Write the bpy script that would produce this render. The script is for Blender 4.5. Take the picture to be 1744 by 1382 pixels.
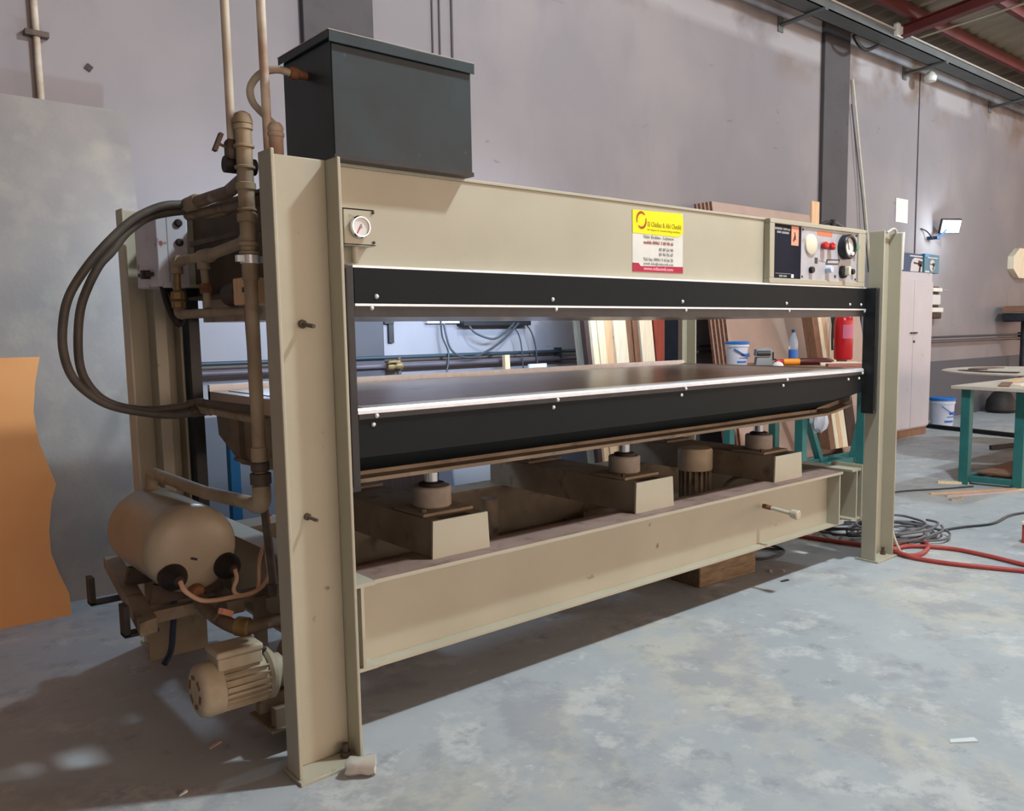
import bpy, bmesh, math, random
from mathutils import Vector, Matrix
random.seed(7)
for o in list(bpy.data.objects):
    bpy.data.objects.remove(o)
SC = bpy.context.scene
COL = SC.collection

# ------------------------------------------------------------------ camera
cd = bpy.data.cameras.new('camera')
cam = bpy.data.objects.new('camera', cd)
COL.objects.link(cam)
FPX, YAW, PIT, ROLL = 1438.06, 0.7217, -0.1089, -0.0125
fw = Vector((math.sin(YAW)*math.cos(PIT), math.cos(YAW)*math.cos(PIT), math.sin(PIT)))
rt = Vector((math.cos(YAW), -math.sin(YAW), 0))
up = rt.cross(fw)
r2 = rt*math.cos(ROLL) + up*math.sin(ROLL)
u2 = -rt*math.sin(ROLL) + up*math.cos(ROLL)
M = Matrix((r2, u2, -fw)).transposed().to_4x4()
M.translation = Vector((-1.0824, -2.4873, 1.4554))
cam.matrix_world = M
cd.sensor_fit = 'HORIZONTAL'
cd.sensor_width = 36.0
cd.lens = FPX*36/1744
cd.shift_x = -70/1744
cd.shift_y = 25/1744
cd.clip_end = 200
SC.camera = cam

# ------------------------------------------------------------------ world, lamps, exposure
wd = bpy.data.worlds.new('world')
SC.world = wd
wd.use_nodes = True
bgn = wd.node_tree.nodes['Background']
bgn.inputs[0].default_value = (1.0, 0.73, 0.58, 1)
bgn.inputs[1].default_value = 3.7

def lamp(name, loc, power, radius, col=(0.93, 1.0, 1.06)):
    ld = bpy.data.lights.new(name, 'POINT')
    ld.shadow_soft_size = radius
    ld.energy = power
    ld.color = col
    lo = bpy.data.objects.new(name, ld)
    COL.objects.link(lo)
    lo.location = loc
    return lo
lamp('assumed_hall_lamp_main', (2.95, -1.62, 5.4), 900, 0.15, (0.86, 1.0, 1.08))  # assumed unseen lamp, placed from the direction of the press shadows
lamp('assumed_hall_lamp_right', (10.8, -0.8, 5.2), 520, 0.15, (0.80, 1.0, 1.12))  # assumed unseen lamp, placed from the round table's floor shadows
vs = SC.view_settings
vs.view_transform = 'Standard'
vs.look = 'None'
vs.exposure = 0.0
vs.gamma = 1.0
vs.use_curve_mapping = False

# ------------------------------------------------------------------ materials
def lin(c):
    c /= 255.0
    return c/12.92 if c <= 0.04045 else ((c+0.055)/1.055)**2.4
def rgb(r, g, b):
    return (lin(r), lin(g), lin(b), 1.0)
MATS = {}
def mat(name, c1, c2=None, scale=6.0, lo=0.35, hi=0.7, rough=0.6, metal=0.0, bump=0.0, bscale=40.0,
        c3=None, scale3=20.0, lo3=0.6, hi3=0.7, spec=0.4, emis=None, estr=0.0, alpha=None, trans=0.0, stretch=None, rvar=0.0):
    m = bpy.data.materials.new(name)
    m.use_nodes = True
    nt = m.node_tree
    b = nt.nodes['Principled BSDF']
    b.inputs['Roughness'].default_value = rough
    b.inputs['Metallic'].default_value = metal
    b.inputs['Specular IOR Level'].default_value = spec
    b.inputs['Base Color'].default_value = c1
    if trans:
        b.inputs['Transmission Weight'].default_value = trans
        b.inputs['IOR'].default_value = 1.3
    if emis:
        b.inputs['Emission Color'].default_value = emis
        b.inputs['Emission Strength'].default_value = estr
    tc = None
    def coord():
        nonlocal tc
        if tc is None:
            tc = nt.nodes.new('ShaderNodeTexCoord')
        if stretch:
            mp = nt.nodes.new('ShaderNodeMapping')
            mp.inputs['Scale'].default_value = stretch
            nt.links.new(tc.outputs['Object'], mp.inputs[0])
            return mp.outputs[0]
        return tc.outputs['Object']
    def noise(sc, det=5.0):
        n = nt.nodes.new('ShaderNodeTexNoise')
        n.inputs['Scale'].default_value = sc
        n.inputs['Detail'].default_value = det
        nt.links.new(coord(), n.inputs['Vector'])
        return n
    def ramp(src, a, z):
        r = nt.nodes.new('ShaderNodeMapRange')
        r.inputs['From Min'].default_value = a
        r.inputs['From Max'].default_value = z
        nt.links.new(src, r.inputs['Value'])
        return r.outputs[0]
    out = None
    if c2:
        n = noise(scale)
        mx = nt.nodes.new('ShaderNodeMix')
        mx.data_type = 'RGBA'
        mx.inputs['A'].default_value = c1
        mx.inputs['B'].default_value = c2
        nt.links.new(ramp(n.outputs['Fac'], lo, hi), mx.inputs['Factor'])
        out = mx.outputs['Result']
        if rvar:
            rr = nt.nodes.new('ShaderNodeMapRange')
            rr.inputs['To Min'].default_value = rough
            rr.inputs['To Max'].default_value = rough+rvar
            nt.links.new(n.outputs['Fac'], rr.inputs['Value'])
            nt.links.new(rr.outputs[0], b.inputs['Roughness'])
    if c3:
        n = noise(scale3, 8.0)
        mx = nt.nodes.new('ShaderNodeMix')
        mx.data_type = 'RGBA'
        if out:
            nt.links.new(out, mx.inputs['A'])
        else:
            mx.inputs['A'].default_value = c1
        mx.inputs['B'].default_value = c3
        nt.links.new(ramp(n.outputs['Fac'], lo3, hi3), mx.inputs['Factor'])
        out = mx.outputs['Result']
    if out:
        nt.links.new(out, b.inputs['Base Color'])
    if bump:
        n = noise(bscale)
        bp = nt.nodes.new('ShaderNodeBump')
        bp.inputs['Strength'].default_value = bump
        bp.inputs['Distance'].default_value = 0.01
        nt.links.new(n.outputs['Fac'], bp.inputs['Height'])
        nt.links.new(bp.outputs[0], b.inputs['Normal'])
    MATS[name] = m
    return m

mat('paint', rgb(178,173,154), rgb(170,165,146), 3, rough=0.5, c3=rgb(120,95,70), scale3=14, lo3=0.70, hi3=0.78, bump=0.03, bscale=60)
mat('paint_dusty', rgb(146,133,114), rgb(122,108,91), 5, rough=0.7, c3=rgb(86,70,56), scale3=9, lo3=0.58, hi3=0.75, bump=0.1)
mat('paint_white', rgb(205,200,184), rgb(188,178,155), 8, rough=0.5, c3=rgb(140,100,75), scale3=25, lo3=0.66, hi3=0.72)
mat('jack_paint', rgb(160,152,142), rgb(138,128,118), 14, rough=0.6, bump=0.05)
mat('girder', rgb(104,88,74), rgb(86,72,60), 5, rough=0.75)
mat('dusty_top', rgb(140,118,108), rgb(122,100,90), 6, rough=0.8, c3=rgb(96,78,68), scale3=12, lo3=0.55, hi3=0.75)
mat('edge', rgb(205,203,186), rgb(190,185,166), 10, rough=0.5)
mat('cover', rgb(16,23,25), rgb(14,20,22), 3, spec=0.2, rough=0.6, bump=0.05, bscale=120)
mat('tank_black', rgb(28,48,56), rgb(19,33,39), 5, rough=0.42, c3=rgb(84,100,102), scale3=30, lo3=0.72, hi3=0.84, bump=0.015, bscale=30)
mat('guide', rgb(30,32,36), rgb(44,46,48), 12, rough=0.4)
mat('alu', rgb(228,232,238), rgb(214,220,226), 30, rough=0.35, metal=0.35)
mat('alu_plate', rgb(190,172,159), rgb(176,160,148), 2.2, rough=0.3, metal=0.0, c3=rgb(156,136,122), scale3=7, lo3=0.6, hi3=0.75)
mat('chrome', rgb(225,225,228), rough=0.12, metal=1.0)
mat('rivet', rgb(225,226,228), rough=0.3, metal=0.3)
mat('iron', rgb(96,84,74), rgb(76,64,56), 15, rough=0.65, metal=0.2, bump=0.1)
mat('rust', rgb(140,96,66), rgb(98,62,44), 25, rough=0.8, bump=0.2)
mat('pipe_paint', rgb(162,147,122), rgb(132,114,91), 7, rough=0.6, c3=rgb(96,66,50), scale3=10, lo3=0.60, hi3=0.82, bump=0.1)
mat('pipe_dark', rgb(120,104,84), rgb(92,76,62), 9, rough=0.6, bump=0.1, c3=rgb(170,160,140), scale3=12, lo3=0.62, hi3=0.75)
mat('pipe_light', rgb(196,188,172), rgb(176,160,140), 8, rough=0.6, c3=rgb(140,96,72), scale3=6, lo3=0.5, hi3=0.8)
mat('brass', rgb(146,120,78), rgb(112,88,56), 20, rough=0.5, metal=0.3)
mat('rubber', rgb(92,86,78), rgb(70,64,60), 9, rough=0.55, bump=0.1)
mat('rubber_black', rgb(28,24,24), rgb(44,36,34), 10, rough=0.6)
mat('black', rgb(22,22,24), rough=0.5)
mat('white', rgb(225,225,222), rough=0.5)
mat('paper', rgb(222,221,214), rgb(208,207,200), 9, rough=0.7)
mat('yellow', rgb(246,228,14), rgb(240,222,20), 9, rough=0.6)
mat('crimson', rgb(178,28,62), rgb(160,34,64), 9, rough=0.6)
mat('logo_red', rgb(170,76,30), rough=0.6)
mat('text_grey', rgb(150,150,150), rough=0.8)
mat('text_red', rgb(170,110,106), rough=0.8)
mat('text_olive', rgb(158,150,20), rough=0.8)
mat('text_pink', rgb(236,160,176), rough=0.8)
mat('text_blue', rgb(70,110,180), rough=0.8)
mat('panel_silver', rgb(184,184,190), rgb(170,170,176), 14, rough=0.45, c3=rgb(176,150,130), scale3=18, lo3=0.66, hi3=0.74)
mat('panel_navy', rgb(22,27,40), rgb(28,32,48), 8, rough=0.6, spec=0.1)
mat('cream_disc', rgb(222,218,196), rough=0.6)
mat('red_button', rgb(190,40,40), rough=0.4)
mat('green_lens', rgb(70,150,120), rough=0.4)
mat('sticker_peach', rgb(230,160,130), rough=0.6)
mat('sticker_orange', rgb(214,128,84), rough=0.6)
mat('ebox', rgb(196,196,206), rgb(182,180,188), 6, rough=0.5, c3=rgb(132,80,64), scale3=12, lo3=0.66, hi3=0.7)
mat('motor_paint', rgb(182,171,148), rgb(162,149,126), 12, rough=0.6, bump=0.06)
mat('vessel', rgb(168,156,134), rgb(150,137,116), 4, rough=0.38, c3=rgb(110,88,66), scale3=4, lo3=0.60, hi3=0.85, bump=0.03)
mat('wood_beam', rgb(132,114,90), rgb(104,88,68), 12, rough=0.85, bump=0.3, stretch=(1,6,6))
def wood(name, a, b_, sc=8):
    mat(name, a, b_, sc, rough=0.7, stretch=(6,6,0.6), bump=0.06, c3=(a[0]*.35, a[1]*.28, a[2]*.22, 1), scale3=5.5, lo3=0.70, hi3=0.73)
wood('pine', rgb(240,222,186), rgb(228,204,164))
wood('pine_pale', rgb(244,234,210), rgb(234,220,190))
wood('pine_peach', rgb(230,192,150), rgb(216,174,132))
wood('wood_brown', rgb(142,104,82), rgb(120,86,66))
wood('wood_dark', rgb(74,52,44), rgb(58,42,38))
wood('wood_red', rgb(150,62,46), rgb(128,52,40))
wood('wood_grey', rgb(176,164,140), rgb(150,140,120))
wood('ply_edge', rgb(150,112,88), rgb(96,66,52))
mat('mdf', rgb(178,154,142), rgb(170,147,135), 5, rough=0.75)
mat('mdf_edge', rgb(140,92,70), rgb(100,62,46), 30, rough=0.8)
mat('orange_board', rgb(222,158,98), rgb(214,148,88), 3, rough=0.6)
mat('cement_sheet', rgb(148,141,137), rgb(131,127,125), 2.2, rough=0.85, c3=rgb(158,151,141), scale3=5, lo3=0.5, hi3=0.75, bump=0.1)
mat('teal', rgb(44,112,110), rgb(38,98,98), 6, rough=0.5)
mat('blue_post', rgb(16,96,140), rgb(14,86,126), 6, rough=0.5)
mat('cabinet', rgb(186,182,189), rgb(180,176,182), 3, rough=0.45, c3=rgb(180,140,120), scale3=6, lo3=0.68, hi3=0.8)
mat('bucket_white', rgb(206,212,226), rgb(194,204,222), 10, rough=0.4)
mat('blue_lid', rgb(30,110,190), rough=0.4)
mat('blue_print', rgb(60,110,190), rough=0.5)
mat('plastic_clear', rgb(196,208,222), rough=0.12, trans=0.6, spec=0.6)
mat('plastic_grey', rgb(150,158,160), rgb(136,146,150), 9, rough=0.5)
mat('orange_tool', rgb(236,150,40), rough=0.45)
mat('maroon', rgb(80,26,30), rough=0.45)
mat('ext_red', rgb(190,26,34), rgb(176,22,32), 6, rough=0.3)
mat('ext_label', rgb(190,100,130), rough=0.5)
mat('hose_red', rgb(178,76,70), rgb(160,64,60), 6, rough=0.5)
mat('cable_grey', rgb(104,102,106), rough=0.5)
mat('cable_dark', rgb(60,62,66), rough=0.5)
mat('cable_pink', rgb(206,168,140), rough=0.55)
mat('pale_board', rgb(224,234,248), rough=0.5)
mat('ply_pale', rgb(206,192,176), rgb(186,172,158), 5, rough=0.7)
mat('plastic_bag', rgb(208,216,228), rough=0.35, trans=0.25)
mat('pilaster', rgb(76,71,73), rgb(68,64,67), 2.5, rough=0.7, bump=0.05, c3=rgb(60,57,60), scale3=6, lo3=0.6, hi3=0.8)
mat('gutter', rgb(96,100,100), rgb(84,88,88), 3, rough=0.6)
mat('gutter_edge', rgb(170,160,152), rough=0.6)
mat('steel_red', rgb(98,38,33), rgb(80,31,29), 3, rough=0.6)
mat('roof_sheet', rgb(150,136,112), rgb(118,106,86), 4, rough=0.5, metal=0.1, stretch=(1,.2,1))
mat('wall_pipe_blue', rgb(44,56,62), rough=0.5)
mat('wall_pipe_purple', rgb(92,80,84), rgb(80,70,74), 4, rough=0.5)
mat('box_navy', rgb(30,64,100), rough=0.5)
mat('hose_navy', rgb(24,40,66), rough=0.5)
mat('box_teal', rgb(70,120,140), rough=0.5)
mat('box_blue', rgb(80,150,200), rough=0.5)
mat('box_grey', rgb(196,192,194), rough=0.5)
mat('led', rgb(240,248,255), emis=(0.85, 0.95, 1.0, 1), estr=14.0)
mat('plastic_white', rgb(216,214,206), rgb(202,200,190), 12, rough=0.5)
mat('clear_tape', rgb(222,216,204), rgb(190,184,176), 14, rough=0.35, trans=0.2)
mat('scrap_pink', rgb(206,176,172), rough=0.7)
mat('scrap_white', rgb(214,220,220), rough=0.7)
mat('red_timber', rgb(176,70,60), rough=0.6)
MATS['steel_dark'] = mat('steel_dark', rgb(58,54,52), rgb(46,42,40), 9, rough=0.6, metal=0.3)

def special_floor():
    m = bpy.data.materials.new('concrete_floor')
    m.use_nodes = True
    nt = m.node_tree
    b = nt.nodes['Principled BSDF']
    tc = nt.nodes.new('ShaderNodeTexCoord')
    def noise(sc, det, dist=0.0, vec=None):
        n = nt.nodes.new('ShaderNodeTexNoise')
        n.inputs['Scale'].default_value = sc
        n.inputs['Detail'].default_value = det
        n.inputs['Distortion'].default_value = dist
        n.inputs['Roughness'].default_value = 0.68
        nt.links.new(vec or tc.outputs['Object'], n.inputs['Vector'])
        return n.outputs['Fac']
    def mr(s, a, z, t0=0.0, t1=1.0):
        r = nt.nodes.new('ShaderNodeMapRange')
        for k, v in (('From Min', a), ('From Max', z), ('To Min', t0), ('To Max', t1)):
            r.inputs[k].default_value = v
        nt.links.new(s, r.inputs['Value'])
        return r.outputs[0]
    def mix(a, c, f):
        x = nt.nodes.new('ShaderNodeMix')
        x.data_type = 'RGBA'
        if isinstance(a, tuple): x.inputs['A'].default_value = a
        else: nt.links.new(a, x.inputs['A'])
        x.inputs['B'].default_value = c
        nt.links.new(f, x.inputs['Factor'])
        return x.outputs['Result']
    c = mix(rgb(177,181,183), rgb(164,169,174), mr(noise(0.7, 6, 0.1), 0.40, 0.62))
    c = mix(c, rgb(192,188,175), mr(noise(0.85, 15, 0.1), 0.51, 0.60, 0, 0.75))
    c = mix(c, rgb(148,151,160), mr(noise(1.7, 15, 0.1), 0.52, 0.60, 0, 0.65))
    c = mix(c, rgb(200,201,199), mr(noise(2.6, 15, 0.1), 0.55, 0.62, 0, 0.7))
    c = mix(c, rgb(134,136,145), mr(noise(5.0, 15, 0.1), 0.58, 0.66, 0, 0.55))
    c = mix(c, rgb(208,206,202), mr(noise(9.0, 15, 0.1), 0.61, 0.68, 0, 0.6))
    c = mix(c, rgb(112,114,120), mr(noise(30.0, 8, 0.0), 0.69, 0.76, 0, 0.5))
    nt.links.new(c, b.inputs['Base Color'])
    nt.links.new(mr(noise(3.0, 6), 0.3, 0.7, 0.42, 0.75), b.inputs['Roughness'])
    b.inputs['Specular IOR Level'].default_value = 0.35
    bp = nt.nodes.new('ShaderNodeBump')
    bp.inputs['Strength'].default_value = 0.08
    nt.links.new(noise(18, 8), bp.inputs['Height'])
    nt.links.new(bp.outputs[0], b.inputs['Normal'])
    MATS['floor'] = m
special_floor()

def special_wall():
    m = bpy.data.materials.new('plaster_wall')
    m.use_nodes = True
    nt = m.node_tree
    b = nt.nodes['Principled BSDF']
    b.inputs['Roughness'].default_value = 0.8
    b.inputs['Specular IOR Level'].default_value = 0.2
    tc = nt.nodes.new('ShaderNodeTexCoord')
    sep = nt.nodes.new('ShaderNodeSeparateXYZ')
    nt.links.new(tc.outputs['Object'], sep.inputs[0])
    def noise(sc, det, st=None):
        n = nt.nodes.new('ShaderNodeTexNoise')
        n.inputs['Scale'].default_value = sc
        n.inputs['Detail'].default_value = det
        v = tc.outputs['Object']
        if st:
            mp = nt.nodes.new('ShaderNodeMapping')
            mp.inputs['Scale'].default_value = st
            nt.links.new(v, mp.inputs[0])
            v = mp.outputs[0]
        nt.links.new(v, n.inputs['Vector'])
        return n.outputs['Fac']
    def mr(s, a, z, t0=0.0, t1=1.0):
        r = nt.nodes.new('ShaderNodeMapRange')
        for k, v in (('From Min', a), ('From Max', z), ('To Min', t0), ('To Max', t1)):
            r.inputs[k].default_value = v
        nt.links.new(s, r.inputs['Value'])
        return r.outputs[0]
    def mix(a, c, f):
        x = nt.nodes.new('ShaderNodeMix')
        x.data_type = 'RGBA'
        if isinstance(a, tuple): x.inputs['A'].default_value = a
        else: nt.links.new(a, x.inputs['A'])
        x.inputs['B'].default_value = c
        nt.links.new(f, x.inputs['Factor'])
        return x.outputs['Result']
    c = mix(rgb(147,140,141), rgb(136,131,134), mr(noise(0.8, 5), 0.4, 0.62))
    c = mix(c, rgb(132,126,131), mr(noise(2.4, 9, (1, 1, .35)), 0.58, 0.74, 0, 0.6))
    c = mix(c, rgb(112,104,108), mr(noise(9, 8, (.35, 1, 1)), 0.70, 0.76, 0, 0.8))
    # water stains in a band under the gutter
    ma = nt.nodes.new('ShaderNodeMath'); ma.operation = 'MULTIPLY'
    nt.links.new(mr(sep.outputs['Z'], 4.2, 4.75), ma.inputs[0])
    nt.links.new(mr(noise(1.7, 8), 0.45, 0.62), ma.inputs[1])
    c = mix(c, rgb(120,102,88), ma.outputs[0])
    ma = nt.nodes.new('ShaderNodeMath'); ma.operation = 'MULTIPLY'
    nt.links.new(mr(sep.outputs['Z'], 4.5, 4.6), ma.inputs[0])
    nt.links.new(mr(noise(1.1, 10), 0.42, 0.55), ma.inputs[1])
    c = mix(c, rgb(162,158,160), ma.outputs[0])
    # dark painted dado
    c = mix(c, rgb(92,92,98), mr(sep.outputs['Z'], 0.884, 0.89, 1.0, 0.0))
    nt.links.new(c, b.inputs['Base Color'])
    bp = nt.nodes.new('ShaderNodeBump')
    bp.inputs['Strength'].default_value = 0.12
    nt.links.new(noise(30, 6), bp.inputs['Height'])
    nt.links.new(bp.outputs[0], b.inputs['Normal'])
    MATS['wall'] = m
special_wall()

# ------------------------------------------------------------------ mesh helpers
class MB:
    def __init__(s):
        s.v = []; s.f = []; s.m = []; s.cur = 0
    def add(s, vs_, fs):
        o = len(s.v)
        s.v += [tuple(p) for p in vs_]
        for f in fs:
            s.f.append(tuple(i+o for i in f)); s.m.append(s.cur)
        return s
    def use(s, k): s.cur = k; return s
    def box(s, x0, x1, y0, y1, z0, z1):
        return s.add([(x0,y0,z0),(x1,y0,z0),(x1,y1,z0),(x0,y1,z0),(x0,y0,z1),(x1,y0,z1),(x1,y1,z1),(x0,y1,z1)],
                     [(0,3,2,1),(4,5,6,7),(0,1,5,4),(1,2,6,5),(2,3,7,6),(3,0,4,7)])
    def hexa(s, bot, top):
        return s.add(list(bot)+list(top), [(0,3,2,1),(4,5,6,7),(0,1,5,4),(1,2,6,5),(2,3,7,6),(3,0,4,7)])
    def obox(s, c, size, rot=(0,0,0)):
        from mathutils import Euler
        R = Euler(rot).to_matrix()
        a, b_, d = size[0]/2, size[1]/2, size[2]/2
        P = [R @ Vector(q) + Vector(c) for q in [(-a,-b_,-d),(a,-b_,-d),(a,b_,-d),(-a,b_,-d),(-a,-b_,d),(a,-b_,d),(a,b_,d),(-a,b_,d)]]
        return s.hexa(P[:4], P[4:])
    def frame(s, d):
        d = Vector(d).normalized()
        a = Vector((0,0,1)) if abs(d.z) < .9 else Vector((1,0,0))
        u = d.cross(a).normalized()
        return u, d.cross(u).normalized()
    def lathe(s, p0, axis, prof, n=20, cap=True):
        # prof: list of (r, h) along axis from p0
        p0 = Vector(p0); ax = Vector(axis).normalized()
        u, w = s.frame(ax)
        V = []; F = []
        for r, h in prof:
            for k in range(n):
                t = 2*math.pi*k/n
                V.append(p0 + ax*h + u*(r*math.cos(t)) + w*(r*math.sin(t)))
        for i in range(len(prof)-1):
            for k in range(n):
                a = i*n+k; b_ = i*n+(k+1) % n
                F.append((a, b_, b_+n, a+n))
        if cap:
            F.append(tuple(range(n-1, -1, -1)))
            F.append(tuple(range((len(prof)-1)*n, len(prof)*n)))
        return s.add(V, F)
    def cyl(s, p0, p1, r0, r1=None, n=16):
        p0 = Vector(p0); p1 = Vector(p1)
        return s.lathe(p0, p1-p0, [(r0, 0), (r0 if r1 is None else r1, (p1-p0).length)], n)
    def tube(s, pts, r, n=10, rs=None):
        pts = [Vector(p) for p in pts]
        V = []; F = []
        T = []
        for i in range(len(pts)):
            a = pts[max(0, i-1)]; b_ = pts[min(len(pts)-1, i+1)]
            T.append((b_-a).normalized())
        u, w = s.frame(T[0])
        for i, p in enumerate(pts):
            if i:
                u = (u - T[i]*u.dot(T[i])).normalized()
                w = T[i].cross(u).normalized()
            rr = rs[i] if rs else r
            for k in range(n):
                t = 2*math.pi*k/n
                V.append(p + u*(rr*math.cos(t)) + w*(rr*math.sin(t)))
        for i in range(len(pts)-1):
            for k in range(n):
                a = i*n+k; b_ = i*n+(k+1) % n
                F.append((a, b_, b_+n, a+n))
        F.append(tuple(range(n-1, -1, -1)))
        F.append(tuple(range((len(pts)-1)*n, len(pts)*n)))
        return s.add(V, F)
    def prism(s, poly, axis, a, b_):
        # poly of 2D points in the plane perpendicular to axis: 'x' -> (y,z), 'y' -> (x,z), 'z' -> (x,y)
        def P(p, h):
            return {'x': (h, p[0], p[1]), 'y': (p[0], h, p[1]), 'z': (p[0], p[1], h)}[axis]
        n = len(poly)
        V = [P(p, a) for p in poly] + [P(p, b_) for p in poly]
        F = [tuple(range(n-1, -1, -1)), tuple(range(n, 2*n))]
        for k in range(n):
            j = (k+1) % n
            F.append((k, j, j+n, k+n))
        return s.add(V, F)
    def sphere(s, c, r, n=12, sc=(1,1,1)):
        c = Vector(c); V = []; F = []
        m_ = n//2
        for i in range(1, m_):
            ph = math.pi*i/m_
            for k in range(n):
                t = 2*math.pi*k/n
                V.append(c+Vector((r*sc[0]*math.sin(ph)*math.cos(t), r*sc[1]*math.sin(ph)*math.sin(t), r*sc[2]*math.cos(ph))))
        a = len(V); V.append(c+Vector((0,0,r*sc[2]))); V.append(c-Vector((0,0,r*sc[2])))
        for i in range(m_-2):
            for k in range(n):
                j = (k+1) % n
                F.append((i*n+k, i*n+n+k, i*n+n+j, i*n+j))
        for k in range(n):
            j = (k+1) % n
            F.append((a, k, j)); F.append((a+1, (m_-2)*n+j, (m_-2)*n+k))
        return s.add(V, F)

def smooth(pts, k=6):
    pts = [Vector(p) for p in pts]
    out = []
    for i in range(len(pts)-1):
        p0 = pts[max(0, i-1)]; p1 = pts[i]; p2 = pts[i+1]; p3 = pts[min(len(pts)-1, i+2)]
        for j in range(k):
            t = j/k
            out.append(0.5*((2*p1)+(p2-p0)*t+(2*p0-5*p1+4*p2-p3)*t*t+(3*p1-p0-3*p2+p3)*t**3))
    out.append(pts[-1])
    return out

def obj(name, mb, mats, parent=None, bevel=0.0, sm=True, label=None):
    me = bpy.data.meshes.new(name)
    me.from_pydata(mb.v, [], mb.f)
    if isinstance(mats, str): mats = [mats]
    for k in mats: me.materials.append(MATS[k])
    me.polygons.foreach_set('material_index', mb.m)
    bm = bmesh.new(); bm.from_mesh(me)
    bmesh.ops.recalc_face_normals(bm, faces=bm.faces)
    bm.to_mesh(me); bm.free()
    if sm:
        me.polygons.foreach_set('use_smooth', [True]*len(me.polygons))
        me.set_sharp_from_angle(angle=math.radians(38))
    o = bpy.data.objects.new(name, me)
    COL.objects.link(o)
    if bevel:
        b_ = o.modifiers.new('bevel', 'BEVEL')
        b_.width = bevel; b_.segments = 2; b_.limit_method = 'ANGLE'; b_.angle_limit = math.radians(40)
        b_.harden_normals = False
    if parent: adopt(o, parent)
    if label: o['label'] = label
    return o
def world_loc(o):
    v = Vector((0,0,0))
    while o:
        v += o.matrix_parent_inverse.translation + o.location
        o = o.parent
    return v
def adopt(o, parent):
    o.parent = parent
    o.matrix_parent_inverse = Matrix.Translation(-world_loc(parent))
def tag(o, label, cat, group=None, kind=None):
    o['label'] = label
    if cat: o['category'] = cat
    if group: o['group'] = group
    if kind: o['kind'] = kind
    return o
def thing(name, label, cat, loc=(0,0,0), group=None):
    o = bpy.data.objects.new(name, None)
    o.empty_display_size = 0.1
    COL.objects.link(o)
    o.location = loc
    return tag(o, label, cat, group)
def struct(name, mb, mats, label=None, bevel=0.0, parent=None):
    o = obj(name, mb, mats, parent, bevel)
    if not parent: o['kind'] = 'structure'
    if label: o['label'] = label
    return o
def dup(o, off, parent=None):
    """copy of one part with its children, shifted by off"""
    c = o.copy(); COL.objects.link(c)
    c.location = Vector(o.location) + Vector(off)
    if parent: c.parent = parent
    for ch in list(o.children):
        d = ch.copy(); COL.objects.link(d); d.parent = c
    return c
def text(name, body, size, loc, mat_, parent, align='LEFT', width=None, axis='-Y', depth=0.0004, bold=0.0):
    cu = bpy.data.curves.new(name, 'FONT')
    cu.body = body; cu.size = size; cu.align_x = align; cu.extrude = depth; cu.offset = bold
    cu.resolution_u = 2
    t = bpy.data.objects.new(name, cu)
    COL.objects.link(t)
    bpy.context.view_layer.update()
    dg = bpy.context.evaluated_depsgraph_get()
    me = bpy.data.meshes.new_from_object(t.evaluated_get(dg))
    bpy.data.objects.remove(t)
    xs = [v.co.x for v in me.vertices]
    k = 1.0
    if width and xs: k = width/(max(xs)-min(xs))
    L = Vector(loc)
    for v in me.vertices:
        x, y, z = v.co.x*k, v.co.y, v.co.z
        if axis == '-Y': v.co = L + Vector((x, -z, y))
        elif axis == '-X': v.co = L + Vector((-z, -x, y))
    me.materials.clear(); me.materials.append(MATS[mat_])
    o = bpy.data.objects.new(name, me)
    COL.objects.link(o)
    adopt(o, parent)
    return o

# ================================================================== SETTING
struct('floor', MB().box(-34, 42, -18, 3.4, -0.1, 0.0), 'floor', 'worn pale grey concrete floor with whitish stains')
struct('wall_back', MB().box(-34, 42, 3.25, 3.4, 0, 5.6), 'wall', 'grey plastered hall wall with dark painted lower band')
struct('wall_left_shade', MB().box(-5.6, -5.4, -18, 3.3, 0, 5.6), 'wall', 'grey plastered wall added out of view to shade the left side')  # unseen wall, added to keep light off the left-facing sides and left floor
for i, (a, b_) in enumerate(((1.674, 2.222), (8.317, 8.896))):
    struct('trim_%d' % (i+1), MB().box(a, b_, 3.2, 3.26, 0, 5.3), 'pilaster',
           ['dark grey wall pilaster behind the black tank', 'dark grey wall pilaster above the control panel'][i], bevel=0.006)
# roof of corrugated sheet, sloping up from the wall
def roof_z(y): return 5.14 + (2.95-y)*0.10
mb = MB()
nx = 780; x0, x1 = -34.0, 42.0
V = []; F = []
for k in range(nx+1):
    x = x0+(x1-x0)*k/nx
    h = 0.034 if (k % 3) == 0 else -0.006
    for y in (3.4, -18.0):
        V.append((x, y, roof_z(y)+h))
for k in range(nx):
    F.append((2*k, 2*k+2, 2*k+3, 2*k+1))
mb.add(V, F)
ceil = struct('ceiling', mb, 'roof_sheet', 'corrugated metal roof sheets over red steel purlins')
for y in (2.5, 1.75, 1.0, 0.1, -0.8, -1.7, -2.6, -3.5, -4.5, -5.5, -6.5, -7.5, -9, -10.5, -12, -13.5, -15, -16.5):
    z = roof_z(y)
    obj('purlin', MB().box(-34, 42, y-0.035, y+0.035, z-0.15, z-0.012), 'steel_red', ceil, label='red steel purlin under the roof sheets')
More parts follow.
